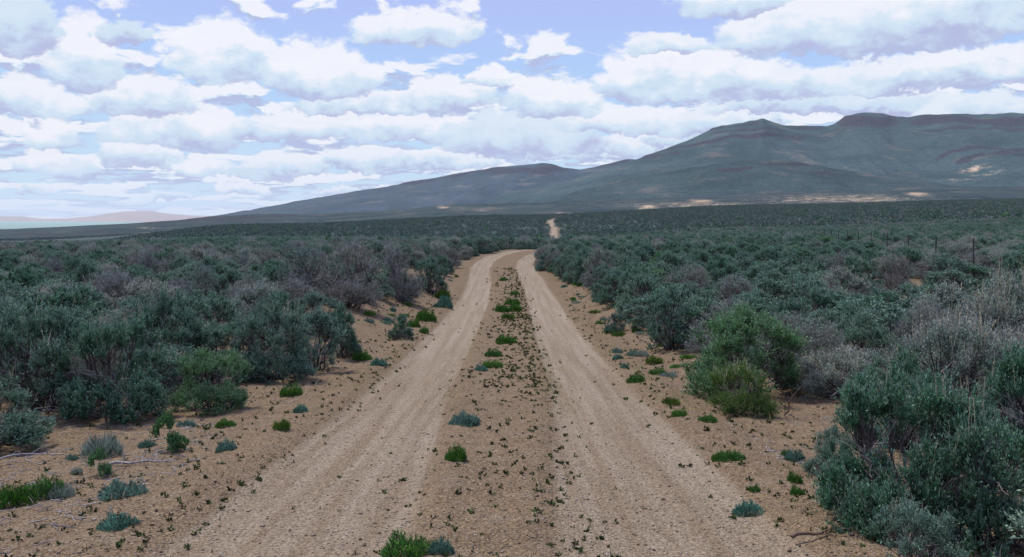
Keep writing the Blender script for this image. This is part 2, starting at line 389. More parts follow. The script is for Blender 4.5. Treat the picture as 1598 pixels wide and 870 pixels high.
def hill_mat(name, c_lo, c_hi, rockc=(.03, .032, .045), sc=1.):
    m, b = new_mat(name)
    pos = b.node('ShaderNodeNewGeometry').outputs['Position']; nrm = b.node('ShaderNodeNewGeometry').outputs['Normal']
    rock = b.node('ShaderNodeAttribute', attribute_name='rock').outputs['Fac']
    bare = b.node('ShaderNodeAttribute', attribute_name='bare').outputs['Fac']
    P = b.v('MULTIPLY', pos, (sc, sc, sc * 2.4))
    n1 = b.noise(P, .0035, 5, .6); n2 = b.noise(P, .03, 5, .7); n3 = b.noise(P, .15, 3, .7)
    c = b.mix(b.ss(b.m('ADD', b.m('MULTIPLY', n1, .6), b.m('MULTIPLY', n2, .4)), .40, .60), c_lo, c_hi)
    c = b.mix(b.ss(n3, .46, .56, 0., .75), c, (.018, .036, .042))
    c = b.mix(b.ss(b.noise(P, .11, 4, .75), .56, .66, 0., .6), c, (.15, .18, .15))
    c = b.mix(b.m('MULTIPLY', b.ss(b.noise(P, .006, 4, .65), .54, .70), .5), c, (.17, .145, .125))
    rk = b.mix(b.ss(n3, .48, .68), rockc, (.10, .105, .118))
    c = b.mix(b.ss(b.m('ADD', rock, b.m('MULTIPLY', b.m('SUBTRACT', b.noise(P, .06, 4, .7), .5), 1.5)), .34, .50), c, rk)
    tan = b.mix(b.ss(n2, .4, .6), (.22, .15, .10), (.50, .40, .29))
    c = b.mix(b.ss(b.m('ADD', bare, b.m('MULTIPLY', b.m('SUBTRACT', b.m('MULTIPLY_ADD', n3, .6, b.m('MULTIPLY', n2, .6)), .6), 4.)), .55, 1.1), c, tan)
    finish(b, c, 1., b.m('ADD', n2, b.m('MULTIPLY', n3, .5)), .8, 9., spec=.05)
    return m

# ------------------------------------------------------------------ ground sheet (one height field cut into ground, wheel tracks and centre strip)
def build_ground():
    rad = np.concatenate([np.linspace(.6, 2.2, 8)[:-1], np.geomspace(2.2, 70, 420)[:-1], np.geomspace(70, 60000, 230)])
    a_f = np.linspace(radians(-46), radians(46), 440)
    a_b = np.linspace(radians(46), radians(314), 60)[1:-1]
    A = np.concatenate([a_f, a_b]); na, nr = len(A), len(rad)
    RG, AG = np.meshgrid(rad, A, indexing='ij')
    X = RG * np.sin(AG); Y = RG * np.cos(AG)
    # slide the columns near the road so that mesh edges follow the track's borders (seen from the ground, the borders stay crisp)
    Z = height(X.ravel(), Y.ravel()).reshape(X.shape)
    V = np.stack([X, Y, Z], -1).reshape(-1, 3); V = np.concatenate([V, [[0, 0, hgt1(0, 0)]]])
    idx = np.arange(nr * na).reshape(nr, na)
    a = idx[:-1]; b_ = idx[1:]
    Fq = np.stack([a, b_, np.roll(b_, -1, 1), np.roll(a, -1, 1)], -1).reshape(-1, 4)
    cap = np.stack([np.full(na, nr * na), idx[0], np.roll(idx[0], -1)], -1)
    o = V[:, 0] - road_c(V[:, 1]); fr = (V[:, 1] > -30) & (V[:, 1] < 820)
    rut = rutprof(o, inner(V[:, 1]))[1] * fr
    rut = np.where((V[:, 1] > 200) & fr & (np.abs(o) < 1.8), np.maximum(rut, .8), rut)
    r = np.hypot(V[:, 0], V[:, 1])
    veg = sstep(r, 45, 130) * (1 - fr * (1 - sstep(np.abs(o), 1.5, 2.2)))
    cen = V[Fq].mean(1); oc = cen[:, 0] - road_c(cen[:, 1]); frc = (cen[:, 1] > -25) & (cen[:, 1] < 820)
    wob = fbm(cen[:, 0] * .6, cen[:, 1] * .6, 2, 77) * .08
    ao = np.abs(oc) + wob
    zone = np.where(frc & (ao < inner(cen[:, 1])), 3, np.where(frc & (ao < 1.72), np.where(oc < 0, 1, 2), 0))
    def sub(name, z, label, extra=None):
        fz = Fq[zone == z]; used = np.unique(fz if extra is None else np.concatenate([fz.ravel(), extra.ravel()]))
        mp = np.zeros(len(V), int); mp[used] = np.arange(len(used))
        F2 = [mp[fz]] + ([mp[extra]] if extra is not None else [])
        me = mesh_np(name, V[used], F2, M['ground'], True, {'rut': rut[used], 'veg': veg[used]})
        return tag(obj(name, me), label, kind='structure')
    capz = cap
    sub('ground', 0, 'reddish brown sandy desert ground around the two-track road')
    sub('wheel_track', 1, 'pale compacted wheel track on the left of the weedy strip')
    sub('wheel_track', 2, 'pale compacted wheel track on the right of the weedy strip')
    sub('road_median', 3, 'sandy raised strip between the two wheel tracks, dotted with small weeds', capz)
build_ground()

# ------------------------------------------------------------------ hills
def hill(name, label, crest, base, d0, d1, mat, nx=420, ns=230, rough=1., prof=1.3, back=.5, rocks=(), bares=(), steps=(), seed=0, kn=None):
    cx = np.array([p[0] for p in crest], float); cy = np.array([p[1] for p in crest], float)
    bx = np.array([p[0] for p in base], float); by = np.array([p[1] for p in base], float)
    xs = np.linspace(cx[0], cx[-1], nx); th = np.arctan((xs - 799) / F)
    cyi = np.interp(xs, cx, cy); byi = np.interp(xs, bx, by)
    s = np.concatenate([np.linspace(0, 1, ns), 1 + np.linspace(0, 1, 22)[1:] ** 1.4])
    S_, X_ = np.meshgrid(s, xs, indexing='ij')
    TH = np.arctan((X_ - 799) / F); sf = np.clip(S_, 0, 1)
    D = np.where(S_ <= 1, d0 + (d1 - d0) * S_, d1 + (S_ - 1) * (d1 - d0) * back * 2)      # forward depth
    D = D * (1 + .04 * fbm(X_ * .004, S_ * 0, 2, seed + 5))
    zc = (HZ - np.interp(X_, cx, cy)) / F * d1; zb = (HZ - np.interp(X_, bx, by)) / F * d0
    pr = sf ** prof
    Z = zb + (zc - zb) * pr
    PX = X_; PY = HZ - F * Z / D                        # where each slope point sits, used to place gullies, ledges and soil
    WX = (X_ - 799) / F * D
    # gullies and spurs running down the slope
    gul = fbm(WX * .0042 / 1., D * .0011, 5, seed + 11, .55)
    amp = (zc - zb) * .11 * rough * np.sin(np.clip(sf, 0, 1) * pi) ** .7 + 1.5
    Z = Z + gul * amp
    # uneven skyline
    Z = Z + fbm(WX * .02, D * .01, 4, seed + 3) * 5. * rough * sstep(sf, .7, 1.) * sstep(Z, 5, 60)
    rock = np.zeros_like(Z); bare = np.zeros_like(Z)
    for (x0, x1, y0, y1, hstep, st) in rocks:             # ledge: x range, y at both ends, height in px, strength
        yy = y0 + (y1 - y0) * (X_ - x0) / (x1 - x0) + fbm(X_ * .02, X_ * 0, 3, seed + int(x0)) * 4
        inx = sstep(X_, x0, x0 + 30) * (1 - sstep(X_, x1 - 30, x1)) * (.45 + .9 * vnoise(X_ * .045, X_ * 0, seed + int(y0)))
        t = (PY - yy) / hstep
        rock = np.maximum(rock, np.clip(inx * st * np.exp(-(t * 1.3) ** 2), 0, 1))
        Z = Z + inx * sstep(-t, -.5, .5) * (hstep * .5) / F * D * (1 - sstep(-t, .6, 5.)) * .9
    for (x, y, rx, ry, st) in bares:
        q = ((X_ - x) / rx) ** 2 + ((PY - y) / ry) ** 2
        bare = np.maximum(bare, st * np.exp(-q * 1.1))
    Z = np.where(S_ > 1, Z - (S_ - 1) * (zc - zb + 60) * .9, Z)
    V = np.stack([WX, D, Z], -1)
    V[0, :, 2] -= 60                                     # sink the foot under the plain
    V = V.reshape(-1, 3); n0, n1 = S_.shape
    idx = np.arange(n0 * n1).reshape(n0, n1)
    Fq = np.stack([idx[:-1, :-1], idx[:-1, 1:], idx[1:, 1:], idx[1:, :-1]], -1).reshape(-1, 4)
    me = mesh_np(name, V, Fq, mat, True, {'rock': rock.ravel(), 'bare': bare.ravel()})
    return tag(obj(name, me), label, kind='structure')

MH = hill_mat('hill_scrub', (.026, .058, .070), (.062, .106, .120), (.026, .03, .045))
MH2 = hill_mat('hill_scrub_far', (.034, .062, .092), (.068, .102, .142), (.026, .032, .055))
MF = hill_mat('foothill_scrub', (.016, .036, .050), (.052, .078, .084), sc=1.6)  # scrub colour darkened and blued to hold the cloud shadow
MD = hill_mat('distant_hill', (.40, .25, .19), (.46, .30, .23), (.3, .2, .17), .3)
hill('distant_hills', 'pale pinkish hills on the far left horizon',
     [(-900, 350), (-500, 338), (-250, 345), (-60, 337), (30, 338), (70, 342), (105, 341), (140, 338), (165, 334), (195, 330), (235, 329.5), (255, 333), (290, 336), (340, 338), (420, 345), (520, 352)],
     [(-900, 352), (520, 351)], 24000, 30000, MD, nx=260, ns=50, rough=.6, seed=60)
me = mesh_np('distant_plain', np.array([[-40000, 7000, -40], [-3000, 7000, -40], [-9500, 24000, 50], [-34000, 24000, 190], [4000, 26000, -14]]), [np.array([[0, 1, 2, 3]]), np.array([[1, 4, 2]])])
mp_, b = new_mat('distant_plain'); pp = b.node('ShaderNodeNewGeometry').outputs['Position']
finish(b, b.mix(b.noise(pp, .0006, 4), (.17, .27, .25), (.20, .30, .27)), 1.)
me.materials.append(mp_); tag(obj('distant_plain', me), 'teal coloured flat plain before the pale hills on the far left', kind='structure')
hill('ridge', 'long blue-grey ridge rising gently to a low dark rim in the middle distance',
     [(200, 352), (260, 346), (340, 336), (420, 322), (480, 311), (560, 298), (640, 286), (740, 269), (790, 262.5), (845, 259.5), (862, 262), (885, 265), (905, 266.5), (930, 263), (955, 257), (985, 251), (1040, 250), (1150, 260)],
     [(200, 356), (1150, 335)], 3600, 5600, MH2, seed=20, prof=1.25,
     rocks=[(700, 880, 271, 265, 5, 1.), (820, 905, 264, 268, 3.5, 1.1), (905, 1000, 264, 252, 4, 1.2), (560, 760, 296, 270, 4, .6)], bares=[])
hill('mesa', 'broad green-blue mountain with dark rimrock ledges and two rocky knobs on the right',
     [(520, 352), (600, 338), (660, 326), (760, 306), (850, 291), (905, 278), (950, 265), (990, 252.5), (1040, 236), (1070, 224), (1092, 213), (1112, 203), (1140, 196), (1165, 192), (1180, 188), (1190, 184), (1202, 189), (1220, 195), (1250, 197), (1290, 197), (1302, 194), (1318, 186.5), (1340, 182), (1358, 180.5), (1376, 182), (1392, 187), (1440, 185), (1500, 183), (1598, 181), (1800, 176), (2150, 182), (2600, 210), (3100, 290), (3500, 352)],
     [(520, 356), (800, 345), (1598, 322), (3500, 352)], 2700, 4600, MH, nx=760, seed=2, prof=1.2,
     rocks=[(1100, 1240, 213, 205, 2.5, .9), (1120, 1270, 222, 212, 3.5, 1.2), (1000, 1150, 243, 220, 3, 1.), (1060, 1200, 206, 196, 3, .8), (1290, 1420, 190, 191, 11, .95),
            (1400, 2300, 192, 187, 7, 1.1), (1420, 1900, 206, 200, 3, .7), (1440, 2200, 238, 230, 3, 1.1), (1480, 2200, 246, 239, 3, 1.), (1200, 1300, 200, 200, 3, .7), (960, 1080, 252, 240, 3, .8)],
     bares=[(1518, 259, 26, 4, 1.1), (1540, 266, 40, 3, .6), (1500, 276, 50, 2.5, .7), (1330, 260, 50, 4, .3)])
hill('low_hill', 'dark rounded lower hill in front of the big mountain',
     [(800, 340), (860, 312), (940, 287), (1020, 270), (1100, 259), (1160, 254), (1225, 253), (1290, 264), (1350, 272), (1420, 279), (1500, 292), (1600, 310), (1700, 335)],
     [(800, 345), (1700, 325)], 2300, 3200, hill_mat('low_hill_scrub', (.020, .045, .054), (.048, .085, .094), (.026, .03, .04)), seed=31, prof=1.1, nx=300, ns=90,
     rocks=[(1100, 1190, 266, 261, 4, .7), (1170, 1280, 257, 259, 2.5, 1.1), (1250, 1330, 268, 273, 3, .8)])
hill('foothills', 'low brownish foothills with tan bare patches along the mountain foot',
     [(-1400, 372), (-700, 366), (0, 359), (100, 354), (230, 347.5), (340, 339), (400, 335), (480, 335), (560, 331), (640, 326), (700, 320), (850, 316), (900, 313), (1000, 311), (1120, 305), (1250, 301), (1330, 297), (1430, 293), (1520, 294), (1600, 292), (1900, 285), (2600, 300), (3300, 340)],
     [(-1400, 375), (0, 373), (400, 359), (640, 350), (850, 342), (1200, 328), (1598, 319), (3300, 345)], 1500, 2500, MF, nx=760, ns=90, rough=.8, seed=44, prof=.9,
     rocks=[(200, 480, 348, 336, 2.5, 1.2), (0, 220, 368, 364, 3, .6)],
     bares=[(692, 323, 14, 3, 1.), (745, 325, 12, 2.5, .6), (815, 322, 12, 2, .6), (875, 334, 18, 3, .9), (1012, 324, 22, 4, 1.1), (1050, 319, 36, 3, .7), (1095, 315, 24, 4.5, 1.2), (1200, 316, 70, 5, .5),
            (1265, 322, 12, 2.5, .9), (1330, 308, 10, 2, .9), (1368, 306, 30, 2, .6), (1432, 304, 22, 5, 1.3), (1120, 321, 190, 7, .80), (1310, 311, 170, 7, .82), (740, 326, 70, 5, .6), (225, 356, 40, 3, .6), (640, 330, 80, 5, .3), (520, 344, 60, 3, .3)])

# ------------------------------------------------------------------ shrub builders (unit: metres, origin at the root)
def branch_paths(tips, r, base_r=.10, k=7, gn=.05):
    n = len(tips); b = np.stack([r.normal(0, base_r, n), r.normal(0, base_r, n), np.full(n, -.05)], 1)
    t = np.linspace(0, 1, k)[None, :, None]
    mid = b * .35 + tips * .65; mid[:, 2] = tips[:, 2] * .38
    P = (1 - t) ** 2 * b[:, None] + 2 * t * (1 - t) * mid[:, None] + t * t * tips[:, None]
    P = P + r.normal(0, gn, (n, k, 3)) * np.sin(t * pi) ** .6
    return P
def shrub(seed, R=.62, H=1.1, lobes=12, subs=9, twigs=16, lv=18, ll=.024, lw=.0038, lobe_r=.42, sub_r=.085, upb=.7, tall=1., dead=7, stalks=0):
    """limbs carry lobes, lobes carry upright leaf clusters, clusters carry leafy twigs -> foliage, branches, bare twigs, seed stalks"""
    r = np.random.default_rng(seed)
    ph = np.arange(lobes) * 2.399 + r.normal(0, .4, lobes); q = np.sqrt((np.arange(lobes) + r.random(lobes)) / lobes)
    zt = np.sqrt(np.clip(1 - (q * .9) ** 2, 0, 1))
    lrad = R * lobe_r * r.uniform(.75, 1.2, lobes)
    low = (r.random(lobes) < .5) & (q > .5)
    cz = np.where(low, r.uniform(.08, .32, lobes), .26 + .52 * zt * r.uniform(.66, 1.1, lobes)) * H
    C = np.stack([np.cos(ph) * q * R * .74, np.sin(ph) * q * R * .74, cz], 1)
    sk = np.arange(lobes) % 3 == 1; an_ = np.arange(lobes) * 1.9 + r.random() * 6
    C[sk] = np.stack([np.cos(an_) * R * .66, np.sin(an_) * R * .66, np.full(lobes, .14 * H)], 1)[sk]
    C[:, 2] = np.clip(C[:, 2], lrad * .3, H - lrad * .75)
    # clusters over the upper / outer side of each lobe
    K_ = lobes * subs; li = np.repeat(np.arange(lobes), subs)
    outw = unit(C * [1, 1, .2] + [0, 0, .05])
    E = unit(unit(r.normal(size=(K_, 3))) + outw[li] * .55 + [0, 0, .45])
    rs = r.uniform(.55, 1.05, (K_, 1)) * lrad[li][:, None]
    CC = C[li] + E * rs * [1, 1, 1.05]; CC[:, 2] = np.maximum(CC[:, 2], .03)
    srad = sub_r * r.uniform(.65, 1.35, K_)
    ax = unit(E * .6 + [0, 0, upb] + r.normal(0, .18, (K_, 3)))
    N = K_ * twigs; si = np.repeat(np.arange(K_), twigs)
    D = unit(ax[si] + r.normal(0, .42, (N, 3)))
    sr = srad[si][:, None]
    st = CC[si] - ax[si] * sr * .8 + r.normal(0, .18, (N, 3)) * sr
    ln = sr * r.uniform(1.1, 2.1, (N, 1)) * tall
    def tw(t): return st[:, None] + D[:, None] * (ln[:, None] * t)
    tt = 1 - r.random((N, lv, 1)) ** 1.15 * .9
    P = tw(tt).reshape(-1, 3) + r.normal(0, ll * .22, (N * lv, 3))
    DD = unit(np.repeat(D, lv, 0) * 1.0 + r.normal(0, .5, (N * lv, 3)) + [0, 0, .3])
    n = len(P)
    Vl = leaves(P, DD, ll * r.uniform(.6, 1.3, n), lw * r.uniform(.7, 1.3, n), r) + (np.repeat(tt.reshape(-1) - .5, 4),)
    # twig from the lobe's heart to each cluster
    t4 = np.linspace(0, 1, 4)[None, :, None]
    c0 = C[li] * [.92, .92, .8]
    tp = c0[:, None] * (1 - t4) + CC[:, None] * t4 + r.normal(0, .012, (K_, 4, 3)) - np.array([0, 0, .05]) * np.sin(t4 * pi)
    Vt = tubes(tp, np.array([.0075, .006, .0045, .003])[None] * np.ones((K_, 1)), 3)
    k = lobes; tips = C
    bp = branch_paths(tips, r, R * .1)
    Vb = tubes(bp, np.linspace(1, .3, 7)[None] * r.uniform(.013, .026, (k, 1)) * (R / .62), 5)
    m = int(lobes * dead)
    li2 = r.integers(0, lobes, m); D2 = unit(r.normal(size=(m, 3)) * [1, 1, .7] + outw[li2] * .8 + [0, 0, .5])
    s2 = C[li2] * r.uniform(.45, .95, (m, 1)); t3 = np.linspace(0, 1, 5)[None, :, None]
    P2 = s2[:, None] + D2[:, None] * t3 * r.uniform(.15, .50, (m, 1, 1)) * R / .62 + r.normal(0, .016, (m, 5, 3)) * t3
    P2[..., 2] = np.abs(P2[..., 2])
    Vd = tubes(P2, np.linspace(.005, .0012, 5)[None] * np.ones((m, 1)) * (ll / .024) ** .5, 3)
    out = [Vl, cat([Vb, Vt]), Vd]
    if stalks:
        top = CC[CC[:, 2] > H * .45]; b0 = top[r.integers(0, len(top), stalks)] + r.normal(0, .03, (stalks, 3))
        D3 = unit(np.stack([r.normal(0, .16, stalks), r.normal(0, .16, stalks), np.ones(stalks)], 1)); L3 = r.uniform(.10, .30, (stalks, 1, 1))
        P3 = b0[:, None] + D3[:, None] * t3 * L3 + r.normal(0, .006, (stalks, 5, 3)) * t3
        Vs1 = tubes(P3, np.linspace(.0022, .0014, 5)[None] * np.ones((stalks, 1)) * (ll / .024) ** .6, 3)
        kk = 7; Pb = (P3[:, 0][:, None] + (P3[:, -1] - P3[:, 0])[:, None] * r.uniform(.35, 1, (stalks, kk, 1))).reshape(-1, 3)
        Db = unit(np.repeat(D3, kk, 0) + r.normal(0, .35, (stalks * kk, 3)))
        Vs2 = leaves(Pb, Db, np.full(stalks * kk, .022 * (ll / .024) ** .6), np.full(stalks * kk, .0028 * (ll / .024)), r)
        out.append(cat([Vs1, Vs2]))
    return out

def variant(kind, lod, seed):
    """-> list of (part name, mesh); lod 0 near, 1 middle, 2 far: fewer, larger leaves"""
    sub, tw_, lv, g, gw = {0: (9, 18, 15, 1., 1.), 1: (10, 10, 10, 1.35, 1.9), 2: (7, 6, 6, 2.1, 4.)}[lod]
    if kind == 'sage':
        a = shrub(seed, .68, 1.12, 19, sub, tw_, lv, .026 * g, .0052 * gw, .40, .085, .7, dead=6, stalks=(30, 0, 0)[lod]); mats = ('sage', 'bark', 'deadwood', 'straw')
    elif kind == 'pale':
        a = shrub(seed, .68, 1.10, 18, sub, tw_, lv, .030 * g, .0044 * gw, .40, .095, 1.5, 1.25, dead=8, stalks=(220, 50, 0)[lod]); mats = ('pale', 'bark', 'deadwood', 'straw')
    elif kind == 'grey':
        a = shrub(seed, .68, 1.10, 18, sub, tw_, max(3, int(lv * .6)), .045 * g, .0022 * gw, .42, .10, .9, 1.2, dead=16, stalks=0); mats = ('greysage', 'bark', 'deadwood', 'straw')
    elif kind == 'green':
        a = shrub(seed, .66, 1.15, 18, sub, tw_, lv, .028 * g, .0056 * gw, .38, .085, 1.3, 1.3, dead=3, stalks=0); mats = ('green', 'bark', 'deadwood', 'straw')
    elif kind == 'lime':
        a = shrub(seed, .5, .8, 12, sub, tw_, lv, .030 * g, .0036 * gw, .36, .08, 2.4, 1.6, dead=10, stalks=(60, 20, 0)[lod]); mats = ('lime', 'bark', 'straw', 'straw')
    names = ('foliage', 'branches', 'dead_twigs', 'seed_stalks')
    if lod == 2: a = a[:2]
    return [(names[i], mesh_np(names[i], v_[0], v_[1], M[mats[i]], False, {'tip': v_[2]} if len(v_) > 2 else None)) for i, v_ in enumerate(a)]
LIB = {}
def lib(kind, lod, i):
    k = (kind, lod, i)
    if k not in LIB: LIB[k] = variant(kind, lod, 100 * len(kind) + 17 * i + lod * 1000 + ord(kind[0]))
    return LIB[k]
HT = {'sage': 1.15, 'pale': 1.2, 'grey': 1.13, 'green': 1.25, 'lime': .95}
WD = {'sage': 1.5, 'pale': 1.5, 'grey': 1.5, 'green': 1.35, 'lime': 1.1}
NAME = {'sage': 'sagebrush', 'pale': 'sagebrush', 'grey': 'sagebrush', 'green': 'greasewood_shrub', 'lime': 'rabbitbrush'}
CATG = {'sage': 'sagebrush', 'pale': 'sagebrush', 'grey': 'sagebrush', 'green': 'shrub', 'lime': 'shrub'}
PLANTED = []     # (x, y, radius)
PROTO = {}
def plant(kind, x, y, w, h, label, group=None, seed=None, lod=None, rz=None):
    d = math.hypot(x, y)
    if lod is None: lod = 0 if d < 13 else (1 if d < 34 else 2)
    nv = {0: 3, 1: 3, 2: 2}[lod] if kind in ('sage', 'grey') else (2 if kind == 'pale' else 1)
    i = random.randrange(nv) if seed is None else seed % nv
    root = bpy.data.objects.new(NAME[kind], None); COL.objects.link(root)
    root.empty_display_size = .1
    root.location = (x, y, hgt1(x, y) - .02); root.rotation_euler = (0, 0, random.uniform(0, 6.28) if rz is None else rz)
    root.scale = (w / WD[kind], w / WD[kind], h / HT[kind])
    for pn, me in lib(kind, lod, i):
        o = obj(pn, me, root)
        if pn in ('seed_stalks', 'dead_twigs'): o['kind'] = 'stuff'
    tag(root, label, CATG[kind], group)
    PLANTED.append((x, y, w * .5))
    return root
def plant_px(kind, px, py, wpx, hpx, label, group=None, **k):
    x, y = at(px, py); return plant(kind, x, y, wpx * y / F, hpx * y / F, label, group, **k)

HERO = [
 # left stand, front row to back
 ('sage', 60, 645, 200, 190, 'large dark teal sagebrush at the far left edge beside the rotting log'),
 ('sage', 175, 652, 170, 170, 'wide teal sagebrush overhanging the sand just right of the rotting log'),
 ('green', 325, 642, 118, 112, 'bright green rounded shrub standing out at the front of the left stand'),
 ('sage', 255, 600, 130, 150, 'dark sagebrush directly behind the bright green rounded shrub'),
 ('sage', 425, 590, 135, 130, 'dense dark sagebrush between the bright green shrub and the bare clearing'),
 ('sage', 488, 578, 105, 98, 'round sagebrush at the lower right corner of the left stand'),
 ('sage', 535, 560, 60, 80, 'narrow dark sagebrush at the edge of the bare clearing left of the road'),
 ('pale', 150, 640, 110, 95, 'low sagebrush with pale upright tips in the front left stand'),
 ('sage', -30, 615, 170, 170, 'sagebrush cut by the left edge of the picture'),
 ('sage', 90, 575, 165, 130, 'tall light-topped sagebrush rising above the far left front row'),
 ('pale', 20, 560, 130, 90, 'pale green sagebrush behind the front row at the left edge'),
 ('grey', 205, 560, 120, 85, 'grey twiggy sagebrush behind the wide teal one on the left'),
 ('sage', 310, 548, 120, 95, 'bluish round sagebrush behind the bright green rounded shrub'),
 ('pale', 400, 520, 105, 80, 'sagebrush with pale tips above the dense dark one on the left'),
 ('sage', 495, 520, 90, 65, 'sagebrush in the second row beside the bare clearing'),
 ('grey', 545, 478, 110, 90, 'purplish grey bare-twigged sagebrush at the back of the bare clearing'),
 ('grey', 620, 466, 80, 75, 'purplish grey sagebrush close to the road on the left, behind the clearing'),
 ('sage', 672, 458, 60, 60, 'sagebrush nearest the road on the left beyond the clearing'),
 ('grey', 480, 470, 100, 80, 'grey sagebrush left of the clearing, third row'),
 # right
 ('green', 1158, 620, 178, 160, 'large bright green greasewood shrub standing right of the road'),
 ('lime', 1155, 648, 108, 88, 'yellow-green rabbitbrush at the foot of the large bright green shrub'),
 ('sage', 1048, 548, 92, 100, 'small tree-like sagebrush with a bare forked trunk beside the large green shrub'),
 ('grey', 1272, 592, 70, 85, 'grey half-dead sagebrush with bare stumps right of the large green shrub'),
 ('sage', 1340, 560, 120, 85, 'sagebrush behind the small bare clearing on the right'),
 ('sage', 1395, 830, 250, 270, 'huge dark teal sagebrush filling the lower right corner'),
 ('sage', 1470, 790, 200, 220, 'dark sagebrush packed between the two huge bushes in the lower right corner'),
 ('sage', 1345, 800, 130, 130, 'low teal sagebrush in front of the huge corner bush, nearest the sand'),
 ('sage', 1530, 850, 230, 250, 'huge sagebrush cut by the right edge of the picture'),
 ('sage', 1300, 742, 92, 82, 'small leaning teal sagebrush at the left foot of the huge corner bush'),
 ('sage', 1440, 920, 150, 130, 'low teal sagebrush sprig at the bottom edge below the huge corner bush'),
 ('pale', 1500, 690, 220, 200, 'pale sagebrush with silvery upright tips behind the huge corner bush'),
 ('sage', 1400, 700, 170, 160, 'silvery topped sagebrush above the huge corner bush'),
 ('pale', 1595, 610, 180, 190, 'tall straw-coloured sagebrush at the right edge behind the corner bushes'),
 ('pale', 1480, 560, 150, 115, 'straw-tipped sagebrush left of the tall one at the right edge'),
 ('sage', 1640, 760, 220, 250, 'dark sagebrush mostly outside the right edge'),
 ('sage', 1235, 540, 90, 75, 'dark green sagebrush directly behind the large bright green shrub'),
 ('grey', 1150, 500, 90, 70, 'bluish grey sagebrush above the large bright green shrub'),
 ('grey', 1370, 508, 62, 62, 'rounded grey bare-twigged sagebrush beside the sandy opening on the right'),
 ('sage', 1000, 485, 90, 66, 'sagebrush at the edge of the weedy verge on the right, beyond the tree-like one'),
 ('grey', 1075, 480, 80, 66, 'purplish grey sagebrush behind the small tree-like one'),
 ('grey', 940, 450, 70, 58, 'grey sagebrush beside the right wheel track, middle distance'),
 ('sage', 965, 470, 60, 50, 'green sagebrush leaning over the verge on the right'),
]
for h in HERO:
    plant_px(*h)

# verges kept clear of shrubs (plan view, metres from the road centre line)
def clear_l(y): return np.interp(y, [0, 5, 8.5, 12, 14, 16, 20, 24, 30, 40, 50, 62, 75, 200, 900], [3.2, 4.2, 3.9, 3.2, 2.9, 4.3, 4.4, 3.2, 2.7, 2.4, 2.0, 2.0, 2.0, 2.2, 2.2])
def clear_r(y): return np.interp(y, [0, 4, 6.5, 9, 12, 16, 22, 30, 38, 50, 62, 75, 200, 900], [2.0, 2.2, 3.6, 3.9, 2.9, 2.7, 2.7, 2.4, 1.8, 1.35, 1.5, 2.0, 2.2, 2.2])
OPEN = [(*at(1405, 492), 1.9), (*at(1430, 470), 1.8), (*at(1300, 650), 1.0), (*at(1450, 445), 2.0), (*at(1290, 700), .6), (*at(1380, 440), 1.6)]
def fence_gap(x, y): return np.abs(x - (12.76 + .258 * (y - 24.5))) < .3
def free(x, y, pad):
    if y > 18 and fence_gap(x, y): return False
    o = x - road_c(y)
    if -clear_l(y) - pad < o < clear_r(y) + pad: return False
    for (a, b_, rr_) in OPEN:
        if (x - a) ** 2 + (y - b_) ** 2 < rr_ * rr_: return False
    return True
# individuals
cell = {}
def ok_dist(x, y, f=1.):
    for (a, b_, r_) in PLANTED:
        if abs(x - a) < 1.4 and abs(y - b_) < 1.4 and (x - a) ** 2 + (y - b_) ** 2 < (r_ * f) ** 2: return False
    return True
def kind_at(x, y, u):
    g = float(vnoise(x * .16, y * .16, 55)) * .6 + u * .4
    if g < .36: return 'grey'
    if g < .42: return 'pale'
    if g > .90: return 'green'
    return 'sage'
cand = []
ymax = 29.5
tries = 0; n_ind = len(HERO); LIMIT = 330
pts = []
while tries < 60000:
    tries += 1
    y = math.sqrt(random.uniform(3 ** 2, ymax ** 2)); u = random.uniform(-.70, .74); x = u * y
    if not free(x, y, .35): continue
    if y < 7.5 and abs(u) < .7: continue
    if any((x - a) ** 2 + (y - b_) ** 2 < (.90 if y < 18 else .92) ** 2 for a, b_ in pts): continue
    if not ok_dist(x, y, 1.15): continue
    pts.append((x, y))
pts.sort(key=lambda p: p[1])
pts = pts[:LIMIT - 30]
KW = {'sage': 'teal-green', 'grey': 'grey twiggy', 'pale': 'pale-tipped', 'green': 'bright green'}
last_y = pts[-1][1]
LAND = [(60, 645, 'rotting log'), (325, 642, 'bright green rounded shrub'), (425, 590, 'dark sagebrush by the clearing'), (545, 478, 'purplish bush behind the clearing'),
        (672, 458, 'bush nearest the left wheel track'), (740, 412, 'left verge at the bend'), (480, 470, 'grey bush by the clearing'), (20, 560, 'pale sagebrush at the left edge'),
        (1158, 620, 'large bright green shrub'), (1048, 548, 'tree-like sagebrush'), (940, 450, 'grey bush by the right wheel track'), (862, 424, 'green shrub by the bend'),
        (1430, 470, 'sandy opening on the right'), (1340, 560, 'small bare clearing on the right'), (1530, 600, 'huge corner bush'), (1520, 415, 'nearest fence post'), (1385, 396, 'fence line'), (1240, 440, 'scrub between the road and the fence')]
LANDP = [(*at(a, b_), n_) for a, b_, n_ in LAND]
made = []
for (x, y) in pts:
    k = kind_at(x, y, random.random())
    w = random.uniform(.9, 1.5); h = random.choice([random.uniform(.55, .85), random.uniform(.75, 1.12)])
    lx, ly, ln_ = min(LANDP, key=lambda q: (q[0] - x) ** 2 + (q[1] - y) ** 2)
    dx_, dy_ = x - lx, y - ly
    rel = ('behind' if dy_ > 0 else 'in front of') if abs(dy_) > abs(dx_) * 1.2 else ('left of' if dx_ < 0 else 'right of')
    size = 'low' if h < .78 else ('tall' if h > .95 else 'mid-sized')
    side = 'left' if x < road_c(y) else 'right'
    made.append([k, x, y, w, h, size, rel, ln_, math.hypot(dx_, dy_), side])
